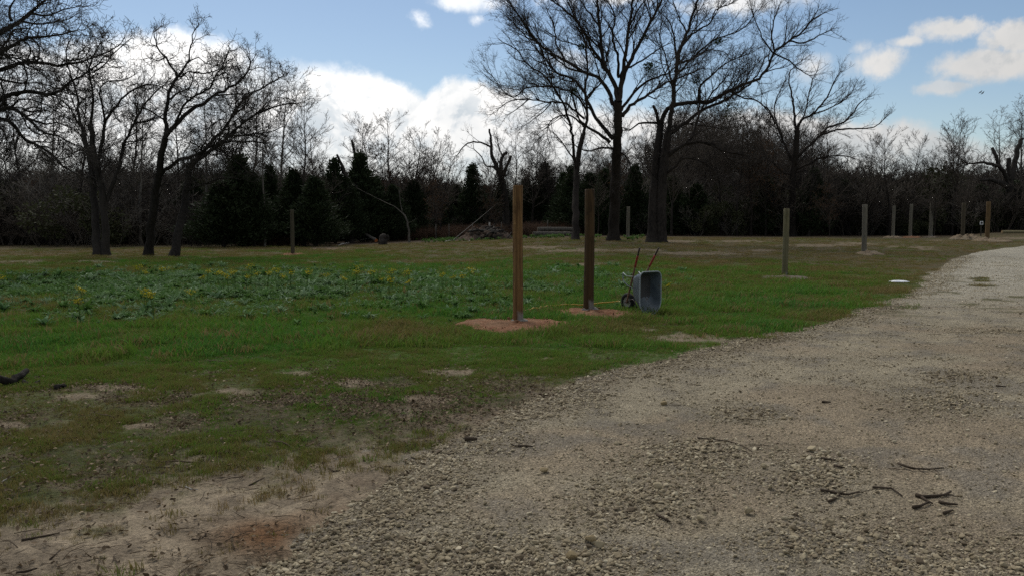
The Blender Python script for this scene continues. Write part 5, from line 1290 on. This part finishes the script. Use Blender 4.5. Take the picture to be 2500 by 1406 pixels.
stick([(640, 590), (680, 586), (720, 584)], .05, STICKP, 'pale fallen limb in the brush behind the lone far-left post', 'fallen_limb', cat='branch', rise=(0, .1, .3), forks=2)
stick([(545, 560), (570, 566), (598, 575)], .035, STICKP, 'pale dead branch arching before the dark cedar', 'dead_branch', cat='branch', rise=(1.1, .7, .2), forks=3)
# individual large stones
LIME = plain('large_limestone', (.36, .30, .195), .95, .1, .25, 18); LIMET = plain('tan_limestone', (.27, .21, .12), .95, .1, .25, 18)
for i, (px, py, s, lab, mt) in enumerate([(1466, 1345, .062, 'pale upright wedge-shaped stone near the bottom middle', LIME), (1396, 1374, .072, 'blocky grey-brown stone at the bottom middle', LIMET), (1440, 1334, .065, 'tan rounded stone left of the wedge-shaped one', LIMET),
                                  (1328, 1158, .065, 'tan stone alone on the drive left of the ridge', LIMET), (1606, 1200, .072, 'pale angular stone in the ridge', LIME), (1710, 1279, .062, 'smooth flat stone right of the ridge foot', LIME),
                                  (1826, 1261, .075, 'wide flat stone on the fines right of the ridge', LIME), (1983, 1111, .075, 'flat pale stone on the drive right of the ridge top', LIME), (1865, 1151, .06, 'grey pointed stone right of the ridge', LIME), (1620, 994, .07, 'dark lone stone far up the drive', LIMET),
                                  (620, 1075, .0, '', LIME)]):
    if s == 0: continue
    c = ground(px, py); o = obj('stone', stone_mesh('stone', 900 + i, mt, .8)); o.location = (c.x, c.y, surf(c.x, c.y) + s * .22); o.scale = (s, s, s); o.rotation_euler = (.2, .1, i * 1.3)
    tag(o, lab, 'stone', 'larger stones on the drive')

# ------------------------------------------------------------------ weeds and flowers
WEED = tint_mat('weed_leaves', [(0, (.078, .150, .028)), (.45, (.090, .178, .044)), (.8, (.120, .205, .080)), (1, (.21, .29, .17))], .25)
WEEDM = leaf_mat('weed_leaf', (.088, .165, .068), .35, .25, 4)
def weed_mesh(seed, mat, leaves=12, L=.26, up=.55):
    rg = np.random.default_rng(seed); V = []; Q = []
    for i in range(leaves):
        a = rg.uniform(0, 6.28); l = L * rg.uniform(.6, 1.25); el_ = rg.uniform(.35, 1.35) * up + .2; wd = l * rg.uniform(.15, .24); o = np.array([math.cos(a), math.sin(a), 0]); s = np.array([-math.sin(a), math.cos(a), 0])
        k = len(V); droop = rg.uniform(.3, 1.1)
        for j in range(6):
            u = j / 5; e = el_ - droop * u * u; p = o * (l * u * math.cos(e)) + np.array([0, 0, l * (math.sin(el_) * u - .35 * droop * u * u * u)]) + np.array([0, 0, rg.uniform(0, .03)])
            w_ = wd * math.sin(math.pi * min(1, .12 + u * .88)) ** .8 * (1 + .25 * (j % 2)) * .5 + .002
            V += [tuple(p - s * w_ + [0, 0, w_ * .5]), tuple(p), tuple(p + s * w_ + [0, 0, w_ * .5])]
        for j in range(5):
            q = k + j * 3; Q += [(q, q + 1, q + 4, q + 3), (q + 1, q + 2, q + 5, q + 4)]
    return mesh_np('weed', V, Q, [mat])
def weed_field(px, py):
    return (.35 * gauss(px, py, 300, 760, 420, 26) + .2 * gauss(px, py, 900, 758, 300, 22) + gauss(px, py, 350, 712, 420, 32) + gauss(px, py, 750, 705, 380, 30) + gauss(px, py, 1130, 715, 190, 26) + .5 * gauss(px, py, 1200, 765, 80, 8) + .35 * gauss(px, py, 1420, 700, 200, 30))
wm = [weed_mesh(500 + i, WEED, 12 + i, .125, .9) for i in range(5)]
def make_weeds():
    x, y, r = disc_sample(110000, 13, 36, -34, 12)
    px, py = project(x, y, H(x, y)); f = weed_field(px, py) * (.25 + 1.3 * sst(.42, .62, fbm(x * .9, y * .9, 3, 61)))
    keep = RNG.random(len(x)) < f * .30; x, y = x[keep], y[keep]; n = len(x)
    s = np.exp(RNG.normal(-.15, .32, n)) * (.75 + .6 * fbm(x * .7, y * .7, 2, 62)); rot = np.stack([RNG.normal(0, .15, n), RNG.normal(0, .15, n), RNG.uniform(0, 6.28, n)], 1)
    scatter('weeds', np.stack([x, y, H(x, y) - .01], 1), rot, np.stack([s, s, s], 1), RNG.integers(0, 5, n), RNG.random(n) ** .75, [proto('weed_piece%d' % i, m_) for i, m_ in enumerate(wm)], 'patch of blue-green broad-leaved weeds in the grass')
make_weeds()
big = [weed_mesh(520 + i, WEEDM, 17, .21, .85) for i in range(3)]
zc = lambda x, y: (.48 * x, 580 + .48 * y)
for i, (x, y, s, lab) in enumerate([(655, 285, 1.0, 'pale spiky weed clump left of the middle of the weed patch'), (1100, 320, 1.3, 'large spreading weed clump in front of the weed patch'), (1255, 240, 1.2, 'tall upright weed clump in the middle of the weed patch'), (1560, 290, 1.2, 'pale broad weed clump right of the middle of the patch'),
                                 (1945, 300, 1.25, 'large leafy weed clump at the right of the patch'), (740, 385, 1.2, 'leafy weed clump low in front of the patch, left of middle'), (410, 380, 1.0, 'pale weed clump at the lower left of the patch'), (610, 225, 1.2, 'tall dark weed clump at the back of the patch on the left'),
                                 (20, 380, 1.2, 'weed clump at the left edge of the photo'), (2280, 385, .9, 'dark flat weed clump just left of the red mound'), (2390, 390, .9, 'dark flat weed clump touching the red mound'), (570, 370, .8, 'dark upright dock weed low in the patch'), (1850, 250, 1.0, 'weed clump at the back right of the patch'), (230, 450, .9, 'weed clump lowest at the left')]):
    c = ground(*zc(x, y)); o = obj('weed_plant', big[i % 3]); o.location = c; o.scale = (s, s, s); o.rotation_euler = (0, 0, i * 1.1); tag(o, lab, 'weed', 'big weeds of the patch')
YF = plain('yellow_petals', (.50, .42, .02), .7, .2, .2, 40); STEM = plain('flower_stem', (.07, .12, .03))
def flower_proto(seed):
    rg = np.random.default_rng(seed); root = bpy.data.objects.new('flowering_weed', None); COL.objects.link(root); tips = []; lines = []
    for i in range(3):
        a = rg.uniform(0, 6.28); p = np.array([0, 0, 0.]); t_ = np.array([math.cos(a) * .06, math.sin(a) * .06, .47 * rg.uniform(.85, 1.05)]); lines.append(([tuple(p), tuple(t_ * .5 + rg.normal(0, .01, 3)), tuple(t_)], [.006, .005, .004])); tips.append(t_)
        for j in range(3): q = t_ + np.array([rg.normal(0, .045), rg.normal(0, .045), rg.uniform(.0, .05)]); lines.append(([tuple(t_ * .9), tuple(q)], [.003, .0025])); tips.append(q)
    obj('stem', tubes(lines, 4, [STEM], 'stem'), root)
    C = np.repeat(np.array(tips), 7, 0) + RNG.normal(0, .022, (len(tips) * 7, 3)) * [1, 1, .5]
    obj('flower_head', leaf_quads(C, RNG.normal(size=C.shape) + [0, 0, .8], .019, YF, 'flower_head', .9), root)['kind'] = 'stuff'
    V = wm[seed % 5]; l = obj('leaves', weed_mesh(540 + seed, WEEDM, 7, .2, .7), root); l['kind'] = 'stuff'
    return root
fp = [flower_proto(i) for i in range(3)]; usedf = set()
heads = [(28, 193), (705, 176), (740, 166), (828, 165), (848, 158), (1030, 190), (1050, 170), (1118, 185), (1140, 195), (1165, 190), (1190, 176), (1200, 188), (1250, 186), (1276, 172), (1320, 186), (1356, 184), (1410, 178), (1432, 200), (1478, 180), (1655, 184), (1760, 206), (1812, 188), (1820, 164), (1952, 202), (1978, 226), (2000, 188),
         (2070, 228), (2090, 188), (2258, 196), (2306, 188), (2350, 194), (2395, 186), (430, 272), (414, 302), (748, 274), (784, 286), (790, 300), (985, 270), (3390, 225), (1560, 190), (1900, 192)]
random.seed(8)
for i, (x, y) in enumerate(heads):
    px, py = zc(x, y); c = ground(px, py + 20)
    for _ in range(4): c = ground(px, py + .47 * F / c.y)
    k = i % 3; grp = 'yellow flowers along the back of the weed patch'; lab = 'thin yellow-flowered weed along the back of the weed patch'
    if y > 250: lab = 'yellow-flowered weed standing inside the left half of the weed patch'; grp = 'yellow flowers inside the weed patch'
    if x > 3000: lab = 'lone yellow-flowered weed right of the wheelbarrow'; grp = None
    s = random.uniform(.85, 1.2)
    if k in usedf: r = copy_thing(fp[k], c, (0, 0, random.uniform(0, 6)), (s, s, s))
    else: usedf.add(k); r = fp[k]; r.location = c; r.scale = (s, s, s)
    if 'group' in r: del r['group']
    tag(r, lab, 'flower', grp)

# ------------------------------------------------------------------ the gap: debris pile, wire fence, log heap, dry brush
c = ground(1185, 588); Yd = c.y + 3
def debris():
    base = at(1190, 585, Yd); base.z = float(H(base.x, base.y)); k = Yd / F
    root = thing('debris_pile', 'heap of dirt, roots and broken branches in the gap of the wood', 'debris pile', base)
    obj('soil', mound_mesh(62 * k, 50 * k, 26 * k, soil_mat('debris_soil', (.075, .052, .038), (.15, .11, .085)), 71), root)
    rg = random.Random(4)
    for i in range(34):
        x = rg.gauss(5 * k, 30 * k); y = rg.uniform(-40 * k, 10 * k); z = 26 * k * max(0, 1 - (x / (62 * k)) ** 2) * (1 - (y / (50 * k)) ** 2) + .1
        L = rg.uniform(.4, 1.6); a = rg.uniform(0, 3.14); e = rg.uniform(-.1, .5); d = (math.cos(a) * L, math.sin(a) * L * .6, math.sin(e) * L)
        r = rg.uniform(.03, .10); P = [(x - d[0] / 2, y - d[1] / 2, z - d[2] / 2), (x, y, z + rg.gauss(0, .06)), (x + d[0] / 2, y + d[1] / 2, z + d[2] / 2)]
        pl, rl = smooth_line(P, [r, r * .9, r * .6], .2, .5); obj('branch', tubes([([pl[0]] + pl + [pl[-1]], [.002] + rl + [.002])], 7, [rg.choice((BARKD, BARKD, BARKP, BARK))], 'branch', (0, 0, 0), .15), root)
    for i in range(16):
        s = rg.uniform(.25, .6); x = rg.gauss(8 * k, 26 * k); y = rg.uniform(-42 * k, 0); o = obj('clod', stone_mesh('clod', 950 + i, MATS['debris_soil'], .7), root)
        o.location = (x, y, 26 * k * max(0, 1 - (x / (62 * k)) ** 2) * (1 - (y / (50 * k)) ** 2)); o.scale = (s, s, s); o.rotation_euler = (rg.uniform(0, 6), rg.uniform(0, 6), 0)
debris()
for i, pts in enumerate([[(1085, 592), (1110, 586), (1135, 577)], [(1130, 575), (1140, 583), (1146, 590)], [(1100, 590), (1090, 586)]]):
    stick(pts, .035, STICKP, ['long bleached branch leaning out of the left of the debris pile', 'short bleached branch beside the debris pile', 'small bleached stick left of the debris pile'][i], 'bleached_branch', cat='branch', forks=1)
FP = [(1064, 560, 541, 'leftmost'), (1096, 562, 540, 'second'), (1153, 562, 540, 'third'), (1195, 560, 535, 'fourth, pale'), (1224, 560, 538, 'fifth'), (1337, 562, 536, 'rightmost')]
for px, b_, tp, nm in FP:
    Yf = 73; x = at(px, 560, Yf).x; z = float(H(x, Yf)); h = 1.35; r = thing('fence_post', nm + ' thin fence post in the gap behind the debris pile', 'fence post', (x, Yf, z), 0, 'wire fence posts in the gap')
    mt = STICKP if 'pale' in nm else BARKP; rr_ = .07 if 'pale' in nm else .035
    obj('stake', tubes([([(0, 0, -.2), (0, 0, h * .5), (.01, 0, h), (.01, 0, h)], [rr_, rr_, rr_, .002])], 8, [mt], 'stake'), r)
for i, (px, py, r, L, lab) in enumerate([(1318, 566, .22, 3.2, 'lower left log of the log heap right of the debris pile'), (1345, 566, .2, 2.6, 'lower right log of the log heap right of the debris pile'), (1330, 555, .2, 3.6, 'top log of the log heap right of the debris pile')]):
    a = at(px - 18, py, 71 + i * .4); z0 = float(H(a.x, a.y)); log('heap_log', (a.x, a.y, z0 + (.22 if i < 2 else .62)), (a.x + L, a.y + .6, z0 + (.22 if i < 2 else .60)), r, BARKP, lab, 'log', 'log heap in the gap', SOILP)
def dry_mesh(seed):
    me = tuft_mesh('dry_clump', seed, 40, .22, 1.0, .02); me.materials.clear(); me.materials.append(DRYM); return me
DRYM = tint_mat('dry_brush', [(0, (.055, .034, .022)), (1, (.13, .078, .05))], .2)
def make_dry():
    x, y, r = disc_sample(9000, 60, 96, -20, 8); px, py = project(x, y, H(x, y))
    f = np.maximum(sst(990, 1040, px) * sst(1430, 1380, px) * sst(72, 75, y), .25 * sst(62, 64, y) * sst(560, 620, px) * sst(790, 730, px) * sst(70, 66, y))
    keep = RNG.random(len(x)) < f * .8; x, y = x[keep], y[keep]; n = len(x); h = RNG.uniform(.5, 1.25, n)
    scatter('dry_brush', np.stack([x, y, H(x, y)], 1), np.stack([RNG.normal(0, .1, n), RNG.normal(0, .1, n), RNG.uniform(0, 6.28, n)], 1), np.stack([h, h, h], 1), RNG.integers(0, 3, n), RNG.random(n), [proto('dry_piece%d' % i, dry_mesh(560 + i)) for i in range(3)], 'tall reddish dry grass in the gap behind the debris pile')
make_dry()
def make_gapweeds():
    x, y, r = disc_sample(6000, 52, 76, -12, 9); px, py = project(x, y, H(x, y))
    f = sst(1010, 1060, px) * sst(1480, 1420, px) * sst(583, 586, py * 0 + 600 - (y - 62)) * sst(61, 63, y + 2 * (fbm(x * .5, y * .5, 2, 9) - .5))
    f = np.maximum(f * .8, gauss(px, py, 1560, 585, 90, 7) * .35)
    keep = RNG.random(len(x)) < f * .5 * sst(.35, .6, fbm(x * .6, y * .6, 2, 63)); x, y = x[keep], y[keep]; n = len(x); s = RNG.uniform(.8, 2.0, n)
    scatter('gap_weeds', np.stack([x, y, H(x, y)], 1), np.stack([np.zeros(n), np.zeros(n), RNG.uniform(0, 6.28, n)], 1), np.stack([s, s, s], 1), RNG.integers(0, 5, n), RNG.random(n) * .3, [proto('gapweed_piece%d' % i, m_) for i, m_ in enumerate(wm)], 'low green weeds round the debris pile and tree feet')
make_gapweeds()

# ------------------------------------------------------------------ two birds soaring
BIRD = plain('bird_plumage', (.03, .028, .026))
def bird(px, py, tilt, label):
    c = at(px, py, 260); V = []; Q = []
    # one lofted surface: wing tip - body - wing tip, with tail and head on the centre sections
    secs = [(-.85, .10, .05, .10), (-.6, .20, .03, .02), (-.3, .30, .045, -.02), (-.1, .42, .09, 0), (0, .62, .13, .0), (.1, .42, .09, 0), (.3, .30, .045, -.02), (.6, .20, .03, .02), (.85, .10, .05, .10)]
    n = 8
    for x, ch, th, up_ in secs:
        for k in range(n): a = 2 * math.pi * k / n; V.append((x, ch / 2 * math.cos(a) + .04 * abs(x), up_ + th / 2 * math.sin(a)))
    for i in range(len(secs) - 1):
        for k in range(n): Q.append((i * n + k, i * n + (k + 1) % n, (i + 1) * n + (k + 1) % n, (i + 1) * n + k))
    Q.append((0, 2, 4, 6)); b0 = (len(secs) - 1) * n; Q.append((b0, b0 + 2, b0 + 4, b0 + 6))
    o = obj('soaring_bird', mesh_np('bird', V, Q, [BIRD])); o.location = c; o.rotation_euler = (.5, tilt, .3); tag(o, label, 'bird', 'two birds soaring')
bird(2393.5, 226, -.62, 'dark soaring bird, left one of the pair in the sky'); bird(2399, 228, -.70, 'dark soaring bird, right one of the pair in the sky')
